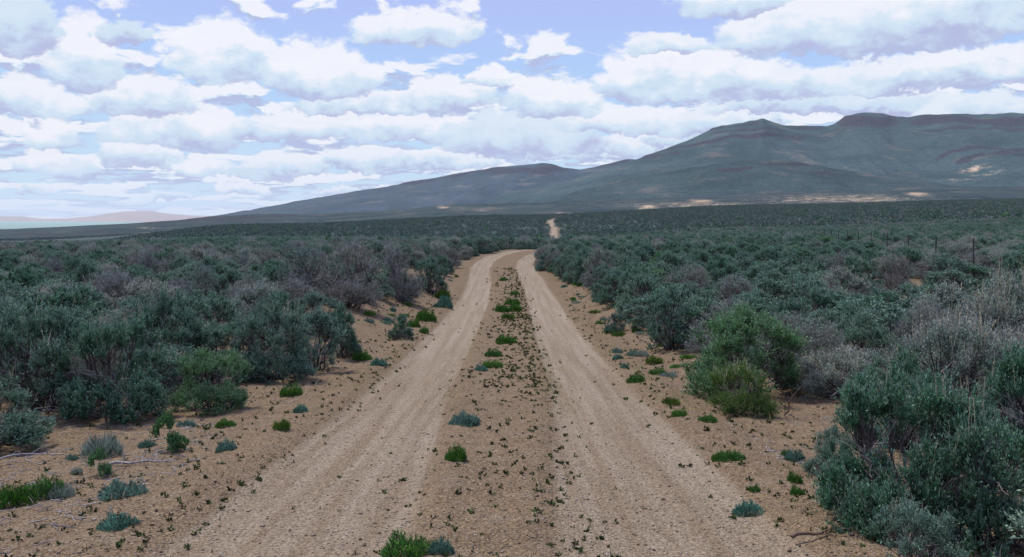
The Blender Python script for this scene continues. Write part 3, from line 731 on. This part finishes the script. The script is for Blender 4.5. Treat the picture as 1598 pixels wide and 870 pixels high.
ORD = ['', 'second nearest ', 'third nearest ', 'fourth nearest ', 'fifth nearest ', 'sixth nearest ', 'seventh nearest ', 'eighth nearest ', 'ninth nearest ', 'tenth nearest ', 'eleventh nearest ', 'twelfth nearest ', 'thirteenth nearest ', 'fourteenth nearest ']
by = {}
for q in sorted(made, key=lambda q: q[8]): by.setdefault((q[5], q[0], q[6], q[7]), []).append(q)
for key, qs in by.items():
    for n_, q in enumerate(qs):
        k, x, y, w, h, size, rel, ln_, _, side = q
        what = 'shrub' if k == 'green' else 'sagebrush'
        first = 'nearest ' if len(qs) > 1 else ''
        o_n = first if n_ == 0 else (ORD[n_] if n_ < 14 else 'outlying ')
        plant(k, x, y, w, h, f'{o_n}{size} {KW[k]} {what} {rel} the {ln_}', f'{what} of the {side} stand')
print('individual shrubs', len(pts) + len(HERO), 'out to', last_y)

# ------------------------------------------------------------------ the rest of the scrub: scattered copies, one object per belt
def scatter(name, label, P, rot, scl, variants, idx):
    """P (n,3) points; variants: list of objects not linked to the scene"""
    me = bpy.data.meshes.new(name); me.vertices.add(len(P)); me.vertices.foreach_set('co', P.astype(np.float32).reshape(-1))
    for nm, tp, arr in (('rotz', 'FLOAT', rot), ('scl', 'FLOAT', scl), ('vi', 'INT', idx)):
        a = me.attributes.new(nm, tp, 'POINT'); a.data.foreach_set('value', arr.astype(np.float32 if tp == 'FLOAT' else np.int32))
    o = obj(name, me); tag(o, label, kind='stuff')
    coll = bpy.data.collections.new(name + '_kinds')
    for v in variants: coll.objects.link(v)
    ng = bpy.data.node_groups.new(name, 'GeometryNodeTree')
    ng.interface.new_socket('Geometry', in_out='INPUT', socket_type='NodeSocketGeometry'); ng.interface.new_socket('Geometry', in_out='OUTPUT', socket_type='NodeSocketGeometry')
    N = ng.nodes.new; Lk = ng.links.new
    gi_, go_ = N('NodeGroupInput'), N('NodeGroupOutput')
    ci = N('GeometryNodeCollectionInfo'); ci.inputs[0].default_value = coll; ci.inputs[1].default_value = True; ci.inputs[2].default_value = True
    ip = N('GeometryNodeInstanceOnPoints'); ip.inputs['Pick Instance'].default_value = True
    def attr(n, t):
        a = N('GeometryNodeInputNamedAttribute'); a.data_type = t; a.inputs[0].default_value = n; return a.outputs[0]
    cx_ = N('ShaderNodeCombineXYZ'); Lk(attr('rotz', 'FLOAT'), cx_.inputs[2])
    er = N('FunctionNodeEulerToRotation'); Lk(cx_.outputs[0], er.inputs[0])
    Lk(gi_.outputs[0], ip.inputs['Points']); Lk(ci.outputs[0], ip.inputs['Instance']); Lk(attr('vi', 'INT'), ip.inputs['Instance Index'])
    Lk(er.outputs[0], ip.inputs['Rotation']); Lk(attr('scl', 'FLOAT'), ip.inputs['Scale']); Lk(ip.outputs[0], go_.inputs[0])
    mo = o.modifiers.new('scatter', 'NODES'); mo.node_group = ng
    return o
def joined(kind, lod, i, k):
    """one unlinked object holding a whole shrub with its materials"""
    ps = lib(kind, lod, i); tips = []; Vs = []; mats = []; nF = []; off = 0; Fs = []
    for pn, me in ps:
        v = np.empty(len(me.vertices) * 3, np.float32); me.vertices.foreach_get('co', v); v = v.reshape(-1, 3)
        l = np.empty(len(me.loops), np.int32); me.loops.foreach_get('vertex_index', l)
        ta = me.attributes.get('tip'); tv = np.zeros(len(v), np.float32)
        if ta: ta.data.foreach_get('value', tv)
        tips.append(tv)
        Vs.append(v); Fs.append(l.reshape(-1, 4) + off); off += len(v); nF.append(len(me.polygons)); mats.append(me.materials[0])
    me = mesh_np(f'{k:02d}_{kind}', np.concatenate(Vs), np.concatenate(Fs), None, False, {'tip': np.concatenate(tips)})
    for m_ in mats: me.materials.append(m_)
    me.polygons.foreach_set('material_index', np.repeat(np.arange(len(nF)), nF).astype(np.int32))
    return bpy.data.objects.new(f'{k:02d}_{kind}', me)
def tiny(kind, k, seed):
    r = np.random.default_rng(seed); n = 110
    d = unit(r.normal(size=(n, 3)) * [1, 1, .8] + [0, 0, .45]); P = d * [.55, .55, .55] * r.uniform(.5, 1., (n, 1)) + [0, 0, .45]
    P[:, 2] = np.abs(P[:, 2])
    Vv, Fq = leaves(P - d * .05, unit(d + r.normal(0, .5, (n, 3))), r.uniform(.14, .26, n), r.uniform(.06, .10, n), r)
    return bpy.data.objects.new(f'{k:02d}_{kind}', mesh_np(f'{k:02d}_{kind}', Vv, Fq, M[{'sage': 'farsage', 'grey': 'farsage', 'pale': 'farsage', 'green': 'green'}[kind]]))
def belt(name, label, y0, y1, dens, variants, kinds, smin, smax, umin=-.72, umax=.76, mind=.9, fall=0.):
    area = .5 * (umax - umin) * (y1 * y1 - y0 * y0); n = int(area * dens * 1.6)
    r = np.random.default_rng(int(y0))
    y = np.sqrt(r.uniform(y0 ** 2, y1 ** 2, n)); x = r.uniform(umin, umax, n) * y
    o = x - road_c(y); keep = ~((o > -clear_l(y) - .3) & (o < clear_r(y) + .3))
    for (a, b_, rr_) in OPEN: keep &= (x - a) ** 2 + (y - b_) ** 2 > rr_ ** 2
    keep &= (vnoise(x * .05, y * .05, 8) * .5 + .5 * vnoise(x * .21, y * .21, 9)) > (.27 if y0 < 150 else .37)
    keep &= ~(fence_gap(x, y) & (y < 95))
    # thin out crowding with a coarse grid
    gx = np.floor(x / mind).astype(int); gy = np.floor(y / mind).astype(int); key = gx * 1000003 + gy
    _, first = np.unique(key, return_index=True); kk = np.zeros(n, bool); kk[first] = True; keep &= kk
    x, y = x[keep], y[keep]; n = len(x)
    z = height(x, y, False) - .03
    g_ = vnoise(x * .12, y * .12, 55) * .55 + r.random(n) * .45
    kid = np.where(g_ < .34, 1, np.where(g_ < .40, 2, np.where(g_ > .88, 3, 0)))
    vi = np.zeros(n, int)
    for t_ in range(4):
        opts = np.array([i for i, kd in enumerate(kinds) if kd == t_] or [0]); s_ = kid == t_
        vi[s_] = opts[r.integers(0, len(opts), s_.sum())]
    scatter(name, label, np.stack([x, y, z], 1), r.uniform(0, 6.28, n), r.uniform(smin, smax, n), variants, vi)
    print(name, n)
V1 = [joined('sage', 1, 0, 0), joined('sage', 1, 1, 1), joined('grey', 1, 0, 2), joined('grey', 1, 1, 3), joined('pale', 1, 0, 4), joined('green', 1, 0, 5)]
belt('sagebrush_scrub', 'dense sagebrush scrub filling the middle distance on both sides of the road', last_y, 60, 1.25, V1, [0, 0, 1, 1, 2, 3], .5, .95, mind=.85)
V2 = [joined('sage', 2, 0, 0), joined('sage', 2, 1, 1), joined('grey', 2, 0, 2), joined('grey', 2, 1, 3), joined('pale', 2, 0, 4), joined('green', 2, 0, 5)]
belt('sagebrush_plain', 'sagebrush plain beyond the bend of the road', 60, 190, .75, V2, [0, 0, 1, 1, 2, 3], .5, 1.0, mind=1.0)
V3 = [tiny('sage', 0, 1), tiny('sage', 1, 2), tiny('grey', 2, 3), tiny('grey', 3, 4), tiny('pale', 4, 5), tiny('green', 5, 6)]
belt('far_scrub', 'far sagebrush flat running to the foot of the hills', 190, 1000, .07, V3, [0, 0, 1, 1, 2, 3], .9, 1.9, mind=2.6)

# ------------------------------------------------------------------ low plants
def mat_plant(seed, n=420, R=.17, H=.09, ll=.045, lw=.006, mat='teal', up=.5):
    r = np.random.default_rng(seed)
    ph = r.random(n) * 6.28; q = np.sqrt(r.random(n)); base = np.stack([np.cos(ph) * q * R, np.sin(ph) * q * R, np.sqrt(1 - q ** 3) * H * r.uniform(.2, 1, n)], 1)
    base[:, 2] *= 1 + .9 * fbm(base[:, 0] * 22, base[:, 1] * 22, 2, seed)
    base *= (1 + .13 * np.sin(ph * 3 + seed))[:, None] * [1, 1, 1]
    D = unit(np.stack([np.cos(ph) * q, np.sin(ph) * q, np.full(n, up)], 1) + r.normal(0, .4, (n, 3)) + [0, 0, .2])
    D[:, 2] = np.abs(D[:, 2])
    return mesh_np('leaves', *leaves(base - [0, 0, .01], D, ll * r.uniform(.6, 1.3, n), lw * r.uniform(.7, 1.2, n), r), M[mat])
LOW_ = {'teal': [mat_plant(i, 2000, .19, .085, .034, .0050, 'teal', .6) for i in range(3)],
        'green': [mat_plant(10 + i, 2200, .17, .11, .042, .0040, 'grassy', .8) for i in range(3)],
        'lime': [mat_plant(20 + i, 900, .15, .06, .10, .0035, 'lime', 1.5) for i in range(2)],
        'upright': [mesh_np('leaves', *shrub(30 + i, .17, .30, 7, 5, 9, 12, .026, .0055, .42, .035, 1.4, 1.2)[0][:2], M['green']) for i in range(2)],
        'pale': [mat_plant(40 + i, 1200, .16, .10, .075, .0035, 'pale', 1.4) for i in range(2)]}
LW = {'teal': .42, 'green': .38, 'lime': .38, 'upright': .36, 'pale': .40}; LH = {'teal': .13, 'green': .17, 'lime': .15, 'upright': .30, 'pale': .17}
LN = {'teal': 'cushion_plant', 'green': 'grass_tuft', 'lime': 'grass_tuft', 'upright': 'young_shrub', 'pale': 'cushion_plant'}
LC = {'teal': 'low plant', 'green': 'grass tuft', 'lime': 'grass tuft', 'upright': 'young shrub', 'pale': 'low plant'}
def low(kind, px, py, wpx, hpx, label, group=None):
    x, y = at(px, py); me = random.choice(LOW_[kind]); w = wpx * y / F
    o = obj(LN[kind], me, None, (x, y, hgt1(x, y) - .01), random.uniform(0, 6.28), (w / LW[kind], w / LW[kind], hpx * y / F / LH[kind]))
    tag(o, label, LC[kind], group); return o
LOWS = [
 ('teal', 190, 772, 72, 28, 'wide silvery teal cushion plant on the left sand, the upper of two'),
 ('teal', 183, 828, 64, 30, 'silvery teal cushion plant lowest on the left sand, near the wheel track'),
 ('green', 22, 788, 64, 40, 'dark green tuft at the left edge of the picture'),
 ('green', 72, 776, 60, 42, 'green tuft with pale dead stems beside the one at the left edge'),
 ('pale', 95, 776, 44, 26, 'pale grey tuft at the foot of the green tufts, lower left'),
 ('upright', 156, 742, 34, 40, 'small dark green upright shrub just above the wide teal cushion'),
 ('pale', 160, 712, 62, 40, 'grey-green wide tuft behind the small dark upright shrub'),
 ('upright', 262, 703, 42, 56, 'tallest young green shrub on the left sand, below the bright green rounded shrub'),
 ('upright', 283, 702, 30, 26, 'short green sprout at the right foot of the tallest young shrub'),
 ('teal', 229, 697, 30, 15, 'small teal cushion left of the tallest young green shrub'),
 ('teal', 292, 668, 30, 12, 'small pale teal cushion below the bright green rounded shrub'),
 ('teal', 353, 702, 36, 21, 'small silvery teal cushion midway to the wheel track on the left'),
 ('green', 352, 667, 32, 13, 'flat green tuft under the right side of the bright green rounded shrub'),
 ('lime', 440, 677, 28, 18, 'yellowish tuft close to the left wheel track'),
 ('teal', 470, 646, 24, 15, 'small teal cushion up the verge from the yellowish tuft'),
 ('green', 453, 618, 36, 24, 'dark green tuft below the dense dark sagebrush on the left'),
 ('teal', 590, 574, 28, 14, 'teal cushion at the edge of the left wheel track by the clearing'),
 ('green', 565, 564, 30, 18, 'green tuft at the lower end of the bare clearing'),
 ('green', 665, 502, 32, 22, 'bright green tuft on the clearing near the left wheel track'),
 ('green', 645, 512, 22, 18, 'dark green tuft between the round bush and the bright tuft'),
 ('green', 662, 521, 16, 13, 'small green tuft below the bright green one in the clearing'),
 ('teal', 695, 482, 26, 20, 'teal tuft at the far end of the clearing'),
 ('lime', 690, 466, 24, 16, 'yellow-green tuft beyond the far end of the clearing'),
 ('pale', 120, 740, 20, 10, 'tiny pale tuft left of the small dark upright shrub'),
 ('teal', 112, 716, 22, 10, 'tiny teal tuft left of the grey-green wide tuft'),
 ('teal', 725, 663, 50, 24, 'teal cushion plant on the centre strip of the road, the larger nearer the middle'),
 ('green', 712, 719, 34, 27, 'round green tuft on the centre strip below the teal cushion'),
 ('green', 640, 866, 100, 44, 'large bright green tuft at the bottom of the picture on the centre strip'),
 ('teal', 687, 866, 44, 24, 'teal tuft touching the right side of the large green one at the bottom'),
 ('green', 789, 536, 34, 16, 'green tuft on the centre strip, uppermost of the three in a row'),
 ('green', 771, 554, 28, 14, 'green tuft on the centre strip, middle of the three in a row'),
 ('green', 767, 572, 34, 15, 'green tuft on the centre strip, lowest of the three in a row'),
 ('teal', 750, 577, 24, 11, 'teal tuft on the centre strip touching the lowest of three green ones'),
 ('green', 784, 487, 22, 16, 'green tuft at the lower left of the cluster far up the centre strip'),
 ('green', 803, 486, 22, 16, 'green tuft at the lower right of the cluster far up the centre strip'),
 ('green', 800, 475, 24, 13, 'green tuft in the top of the cluster far up the centre strip'),
 ('lime', 793, 500, 22, 10, 'yellowish tuft just below the cluster up the centre strip'),
 ('green', 803, 460, 14, 9, 'small green tuft just beyond the cluster up the centre strip'),
 ('green', 785, 438, 12, 8, 'farthest small green tuft on the centre strip'),
 ('green', 1140, 720, 42, 20, 'green tuft on the right verge, below the large bright green shrub'),
 ('green', 1120, 718, 22, 17, 'small green tuft touching the left of the verge tuft on the right'),
 ('green', 1178, 765, 19, 15, 'small round green tuft just above the teal cushion on the right verge'),
 ('teal', 1170, 790, 52, 22, 'teal cushion plant on the lower right verge'),
 ('green', 1240, 756, 24, 22, 'dark green tuft beside the huge corner bush, upper of two'),
 ('green', 1244, 776, 24, 20, 'dark green tuft beside the huge corner bush, lower of two'),
 ('teal', 1240, 720, 32, 18, 'teal tuft between the leaning sagebrush and the right verge'),
 ('green', 1228, 712, 20, 14, 'green tuft at the left of the teal one by the leaning sagebrush'),
 ('green', 993, 598, 30, 16, 'bright green tuft on the right verge nearest the wheel track'),
 ('lime', 1048, 638, 30, 12, 'flat yellow-green tuft left of the yellow-green rabbitbrush'),
 ('green', 1060, 653, 28, 15, 'green tuft just below the flat yellow-green one on the right verge'),
 ('green', 1105, 662, 30, 13, 'green tuft at the foot of the yellow-green rabbitbrush'),
 ('green', 1027, 586, 28, 14, 'green tuft up the verge left of the large bright green shrub'),
 ('lime', 1020, 568, 28, 14, 'yellow flowering tuft below the tree-like sagebrush'),
 ('teal', 963, 553, 18, 9, 'tiny teal tuft on the right verge, upper of two'),
 ('teal', 964, 563, 18, 10, 'tiny teal tuft on the right verge, lower of two'),
 ('teal', 975, 576, 14, 8, 'tiny teal tuft between the two on the right verge and the bright green tuft'),
 ('green', 935, 443, 30, 8, 'flat green patch under the sagebrush far up the right verge'),
 ('green', 905, 446, 24, 9, 'flat green patch at the far right wheel track edge'),
]
for l in LOWS: low(*l)
o_ = plant_px('sage', 625, 531, 44, 40, 'small round teal bush alone in the bare clearing left of the road')
plant_px('sage', 960, 518, 38, 32, 'small round bush alone on the right verge by the tree-like sagebrush')
plant_px('green', 862, 424, 28, 20, 'small bright green shrub by the far end of the right wheel track')
VL = [(625, 531, 'round teal bush in the clearing'), (695, 478, 'far end of the clearing'), (672, 458, 'bush nearest the left wheel track'), (745, 405, 'left side of the bend'), (590, 574, 'lower end of the clearing'),
      (960, 518, 'round bush on the right verge'), (1048, 548, 'tree-like sagebrush'), (862, 424, 'green shrub by the bend'), (935, 443, 'flat green patch on the right verge'), (825, 402, 'right side of the bend'), (993, 598, 'bright green verge tuft')]
VP = [(*at(a, b_), n_) for a, b_, n_ in VL]
SC = []
for (n_, sd_) in ((26, -1), (34, 1)):
    for c_ in range(n_):
        y = random.uniform(11, 42); x = road_c(y) + random.uniform(1.95, 3.3) * sd_
        kd = random.choice(['teal', 'green', 'green', 'lime', 'pale']); w = random.uniform(.16, .36)
        lx, ly, ln_ = min((v for v in VP if (v[0] < road_c(v[1])) == (sd_ < 0)), key=lambda q: (q[0] - x) ** 2 + (q[1] - y) ** 2)
        rel = ('beyond' if y > ly else 'in front of') if abs(y - ly) > abs(x - lx) else ('left of' if x < lx else 'right of')
        colr_ = {'teal': 'silvery teal', 'green': 'green', 'lime': 'yellowish', 'pale': 'greyish'}[kd]
        SC.append((math.hypot(x - lx, y - ly), x, y, kd, w, (('wide ' if w > .27 else 'tiny ') + colr_ + ' ' + LC[kd], rel, ln_), 'left' if sd_ < 0 else 'right'))
seen_ = {}
tot_ = {}
for q in SC: tot_[q[5]] = tot_.get(q[5], 0) + 1
for (d_, x, y, kd, w, key, side) in sorted(SC):
    n_ = seen_.get(key, 0); seen_[key] = n_ + 1; z = hgt1(x, y)
    o_n = '' if tot_[key] == 1 else ('nearest ' if n_ == 0 else ORD[min(n_, 8)])
    if len(f'{o_n}{key[0]} {key[1]} the {key[2]}'.split()) > 16: o_n = o_n.replace(' nearest', '')
    low(kd, 799 + F * x / y, HZ - F * z / y, w * F / y, random.uniform(.06, .14) * F / y, f'{o_n}{key[0]} {key[1]} the {key[2]}', f'scattered {LC[kd]}s on the {side} verge')

# seedlings: thousands of finger-high weeds, nobody could count them
def seedlings():
    r = np.random.default_rng(5); Ps = []
    def add(n, y0, y1, off, sg, p=1.):
        y = y0 * (y1 / y0) ** r.random(n) if p == 1 else r.uniform(y0, y1, n)
        Ps.append(np.stack([road_c(y) + r.normal(off, sg, n), y], 1))
    add(120, 4, 12, .1, .30); add(650, 11, 45, .1, .28); add(110, 4, 12, .45, .16); add(450, 10, 45, .45, .14); add(170, 4, 40, -.35, .3)
    add(800, 3.6, 32, -2.7, .6); add(800, 4, 32, 2.7, .6); add(120, 4, 20, -1.75, .12); add(120, 4, 26, 1.85, .12)
    P = np.concatenate(Ps); m = len(P)
    P3 = np.column_stack([P, height(P[:, 0], P[:, 1]) - .002]); k = 9
    s = np.repeat(r.uniform(.4, 1.25, m) * (1 + .045 * P[:, 1]), k)
    D = unit(r.normal(size=(m * k, 3)) + [0, 0, .9]); D[:, 2] = np.abs(D[:, 2])
    V = leaves(np.repeat(P3, k, 0) + r.normal(0, .006, (m * k, 3)), D, .021 * s, .0062 * s, r)
    o = obj('weed_seedlings', mesh_np('weed_seedlings', *V, M['weed'])); tag(o, 'tiny dark green weed seedlings dotted over the centre strip and verges', kind='stuff')
M['weed'] = leaf_mat('weed_leaf', [(.035, .05, .025), (.06, .08, .03), (.05, .065, .035)], .05, .5)
seedlings()

# gravel and clods on the sand
def stones():
    r = np.random.default_rng(11)
    ico = np.array([[0, 0, 1], [.9, 0, .1], [.2, .85, 0], [-.8, .45, .1], [-.7, -.6, 0], [.3, -.9, .1], [0, 0, -.8]])
    tri = np.array([[0, 1, 2], [0, 2, 3], [0, 3, 4], [0, 4, 5], [0, 5, 1], [6, 2, 1], [6, 3, 2], [6, 4, 3], [6, 5, 4], [6, 1, 5]])
    n = 26000; y = 3.2 * (17 / 3.2) ** r.random(n); x = r.uniform(-.62, .62, n) * y
    o = np.abs(x - road_c(y)); keep = ~((o > .7) & (o < 1.6) & (r.random(n) < .35)); x, y = x[keep], y[keep]; n = len(x)
    s = np.clip(r.lognormal(-5.25, .42, n), .003, .018)
    z = height(x, y)
    a = r.uniform(0, 6.28, n); ca, sa = np.cos(a), np.sin(a)
    T = ico[None] * r.uniform(.6, 1.3, (n, 7, 1)) * [1, 1, .6] * s[:, None, None]
    V = np.stack([T[..., 0] * ca[:, None] - T[..., 1] * sa[:, None] + x[:, None], T[..., 0] * sa[:, None] + T[..., 1] * ca[:, None] + y[:, None], T[..., 2] + z[:, None] + s[:, None] * .2], -1).reshape(-1, 3)
    Fq = (tri[None] + (np.arange(n) * 7)[:, None, None]).reshape(-1, 3)
    m, b = new_mat('pebble'); ri = b.node('ShaderNodeNewGeometry').outputs['Random Per Island']
    cr = b.mix(b.ss(ri, 0., .7), (.10, .07, .05), (.24, .19, .14)); cr = b.mix(b.ss(ri, .8, 1.), cr, (.36, .33, .29)); finish(b, cr, .9)
    tag(obj('gravel', mesh_np('gravel', V, Fq, m)), 'loose gravel and small stones scattered over road and sand', kind='stuff')
stones()

# dry litter: fallen twigs and bleached stems under and in front of the shrubs
def litter():
    r = np.random.default_rng(12); n = 4200
    y = 3.5 * (26 / 3.5) ** r.random(n); sd_ = np.where(r.random(n) < .5, -1, 1)
    o = np.where(sd_ < 0, -r.uniform(2.3, 4.6, n), r.uniform(2.2, 4.4, n)); x = road_c(y) + o
    keep = vnoise(x * 1.2, y * 1.2, 71) > .42; x, y = x[keep], y[keep]; n = len(x)
    c = np.stack([x, y, height(x, y) + .006], 1); a = r.uniform(0, 6.28, n); L = r.uniform(.03, .16, n)
    t = np.linspace(-.5, .5, 4)[None, :, None]
    D = np.stack([np.cos(a), np.sin(a), r.uniform(-.08, .25, n)], 1)
    P = c[:, None] + D[:, None] * t * L[:, None, None] + r.normal(0, .006, (n, 4, 3)) * [1, 1, .4]
    V = tubes(P, np.array([.0035, .003, .0025, .0012])[None] * r.uniform(.5, 1.5, (n, 1)), 3)
    tag(obj('twig_litter', mesh_np('twig_litter', *V, M['deadwood'])), 'bleached twigs and dry stems lying on the sand by the shrubs', kind='stuff')
    # thin yellow-green grass sprouting along the edges of the wheel tracks
    n = 2600; y = 9 * (44 / 9) ** r.random(n); o = r.choice([-1.85, -.62, .62, 1.9], n) + r.normal(0, .13, n); x = road_c(y) + o
    keep = vnoise(y * .5 + o * 3, o * 1.3, 95) > .5; x, y = x[keep], y[keep]; n = len(x); k = 5
    B = np.repeat(np.stack([x, y, height(x, y)], 1), k, 0) + r.normal(0, .03, (n * k, 3)) * [1, 1, 0]
    D = unit(np.stack([r.normal(0, .7, n * k), r.normal(0, .7, n * k), np.ones(n * k)], 1))
    V = leaves(B, D, r.uniform(.015, .045, n * k), np.full(n * k, .0022), r)
    tag(obj('sprouting_grass', mesh_np('sprouting_grass', *V, M['sprout'])), 'thin yellow-green grass sprouting along the wheel track edges', kind='stuff')
    # sparse dry grass stalks standing on the verges
    n = 1500; y = 4 * (28 / 4) ** r.random(n); o = np.where(r.random(n) < .5, -r.uniform(2.2, 4.6, n), r.uniform(2.1, 4.2, n)); x = road_c(y) + o
    keep = vnoise(x * .9, y * .9, 91) > .55; x, y = x[keep], y[keep]; n = len(x); k = 3
    B = np.repeat(np.stack([x, y, height(x, y)], 1), k, 0) + r.normal(0, .02, (n * k, 3)) * [1, 1, 0]
    D = unit(np.stack([r.normal(0, .4, n * k), r.normal(0, .4, n * k), np.ones(n * k)], 1))
    V = leaves(B, D, r.uniform(.03, .13, n * k), np.full(n * k, .0018), r)
    tag(obj('dry_grass', mesh_np('dry_grass', *V, M['straw'])), 'sparse straw-coloured dry grass stalks on the verges', kind='stuff')
litter()

# ------------------------------------------------------------------ dead wood
def deadwood(name, px, py, L, lying, seed, label, mat='deadwood', br=7, th=.02, cat_='dead branch', rz=0., up=.15):
    r = np.random.default_rng(seed); x, y = at(px, py); root = obj(name, None, None, (x, y, hgt1(x, y)), rz)
    k = 9; t = np.linspace(0, 1, k)
    if lying: main = np.stack([(t - .5) * L, r.normal(0, .012, k), .02 + np.sin(t * pi) * up * L + r.normal(0, .008, k)], 1)
    else: main = np.stack([t * L * .25 + r.normal(0, .012, k), r.normal(0, .015, k), t * L - .04], 1)
    obj('trunk', mesh_np('trunk', *tubes(main[None], (np.linspace(1, .35, k) * th)[None], 7), M[mat], True), root)
    bp = []
    for i in range(br):
        s = main[r.integers(2, k - 1)]; d = unit(np.array([r.normal(0, .6), r.normal(0, .8), abs(r.normal(0, .5)) * (.25 if lying else 1) + (.06 if lying else .25)]) + (np.array([.5, 0, 0]) if lying else np.array([0, 0, .8])))
        q = np.linspace(0, 1, 6)[:, None]; bp.append(s + d * q * L * r.uniform(.25, .6) + r.normal(0, .014, (6, 3)) * q)
    obj('twigs', mesh_np('twigs', *tubes(np.array(bp), np.linspace(.35, .08, 6)[None] * th * np.ones((br, 1)), 4), M[mat]), root)
    return tag(root, label, cat_)
deadwood('fallen_log', 45, 668, .52, True, 1, 'dark rotting piece of wood lying on the sand below the far left sagebrush', 'log', 3, .05, 'log', .5 - 1.1, .12)
deadwood('dead_branch', 218, 724, .45, True, 2, 'flattened grey dead branch lying left of the tallest young shrub', 'deadwood', 14, .012, rz=.1, up=.02)
deadwood('dead_branch', 35, 722, .45, True, 3, 'bleached forked twig lying on the left sand at the picture edge', 'deadwood', 6, .009, rz=.5, up=.1)
deadwood('dead_stump', 1040, 548, .38, False, 4, 'pale splintered stump under the tree-like sagebrush', 'deadwood', 5, .045, 'stump')
deadwood('dead_stump', 1268, 598, .45, False, 5, 'grey stump under the half-dead sagebrush on the right', 'deadwood', 6, .04, 'stump')
deadwood('dead_branch', 1325, 628, .45, True, 6, 'white bare stick leaning on the sand in the small right clearing', 'deadwood', 3, .014, rz=-.9, up=.3)
deadwood('dead_branch', 1270, 845, .24, True, 7, 'dark bent branch on the sand left of the huge corner bush', 'log', 4, .012, rz=.1, up=.06)
deadwood('dead_branch', 1420, 800, .8, False, 8, 'tangle of bare grey branches inside the huge corner bush', 'deadwood', 16, .016)
deadwood('dead_branch', 1225, 655, .3, False, 9, 'bare forked stem at the right foot of the rabbitbrush', 'log', 5, .012)

# ------------------------------------------------------------------ wire fence
def fence():
    root = obj('wire_fence', None, None, (12.76, 24.5, hgt1(12.76, 24.5)))
    ox, oy, oz = root.location
    m, b = new_mat('rusty_steel'); pos = b.node('ShaderNodeTexCoord').outputs['Object']
    finish(b, b.mix(b.noise(pos, 25., 4), (.012, .012, .014), (.035, .03, .03)), .8)
    # T-post cross section, pointed foot, anchor plate
    sec = np.array([(-.022, -.003), (.022, -.003), (.022, .003), (.004, .003), (.004, .03), (-.004, .03), (-.004, .003), (-.022, .003)]) * 1.0
    n = len(sec); V = np.array([(x, y, z) for z in (-.3, 1.38) for x, y in sec]); Fq = np.array([(i, (i + 1) % n, n + (i + 1) % n, n + i) for i in range(n)])
    cap = np.array([[n + 7, n + 0, n + 1, n + 2], [n + 3, n + 4, n + 5, n + 6]])
    pm = mesh_np('fence_post', V, np.concatenate([Fq, cap]), m)
    tops = []
    for k in range(-3, 12):
        x = 12.76 + 1.249 * k; y = 24.5 + 4.84 * k; z = hgt1(x, y)
        o = obj('fence_post', pm, root, (x - ox, y - oy, z - oz), .25 + random.uniform(-.2, .2))
        o.rotation_euler = (random.uniform(-.03, .03), random.uniform(-.03, .03), o.rotation_euler[2]); tops.append((x - ox, y - oy, z - oz))
    T = np.array(tops)
    for h in (.45, .75, 1.02, 1.28):
        path = []
        for a, c in zip(T[:-1], T[1:]):
            for q in np.linspace(0, 1, 4)[:-1]: path.append(a + (c - a) * q + [0, -.01, h - .03 * math.sin(q * pi)])
        obj('wire', mesh_np('wire', *tubes(np.array([path]), np.full((1, len(path)), .0022), 3), m), root)
    tag(root, 'thin dark steel-post wire fence running through the sagebrush on the right', 'fence')
fence()

# ------------------------------------------------------------------ air
def haze():
    x0, x1, y0, y1, z0, z1 = -45000, 32000, -3000, 34000, -260, 640
    V = np.array([(x, y, z) for z in (z0, z1) for y in (y0, y1) for x in (x0, x1)], float)
    Fq = np.array([[0, 2, 3, 1], [4, 5, 7, 6], [0, 1, 5, 4], [2, 6, 7, 3], [0, 4, 6, 2], [1, 3, 7, 5]])
    m, b = new_mat('haze'); pv = b.node('ShaderNodeVolumePrincipled'); pv.inputs['Color'].default_value = (.80, .88, 1., 1); pv.inputs['Density'].default_value = 2.4e-5
    pv.inputs['Anisotropy'].default_value = 0.
    b.l.new(pv.outputs[0], b.node('ShaderNodeOutputMaterial').inputs['Volume'])
    tag(obj('haze', mesh_np('haze', V, Fq, m)), 'thin bluish haze in the air toward the hills', kind='stuff')
haze()
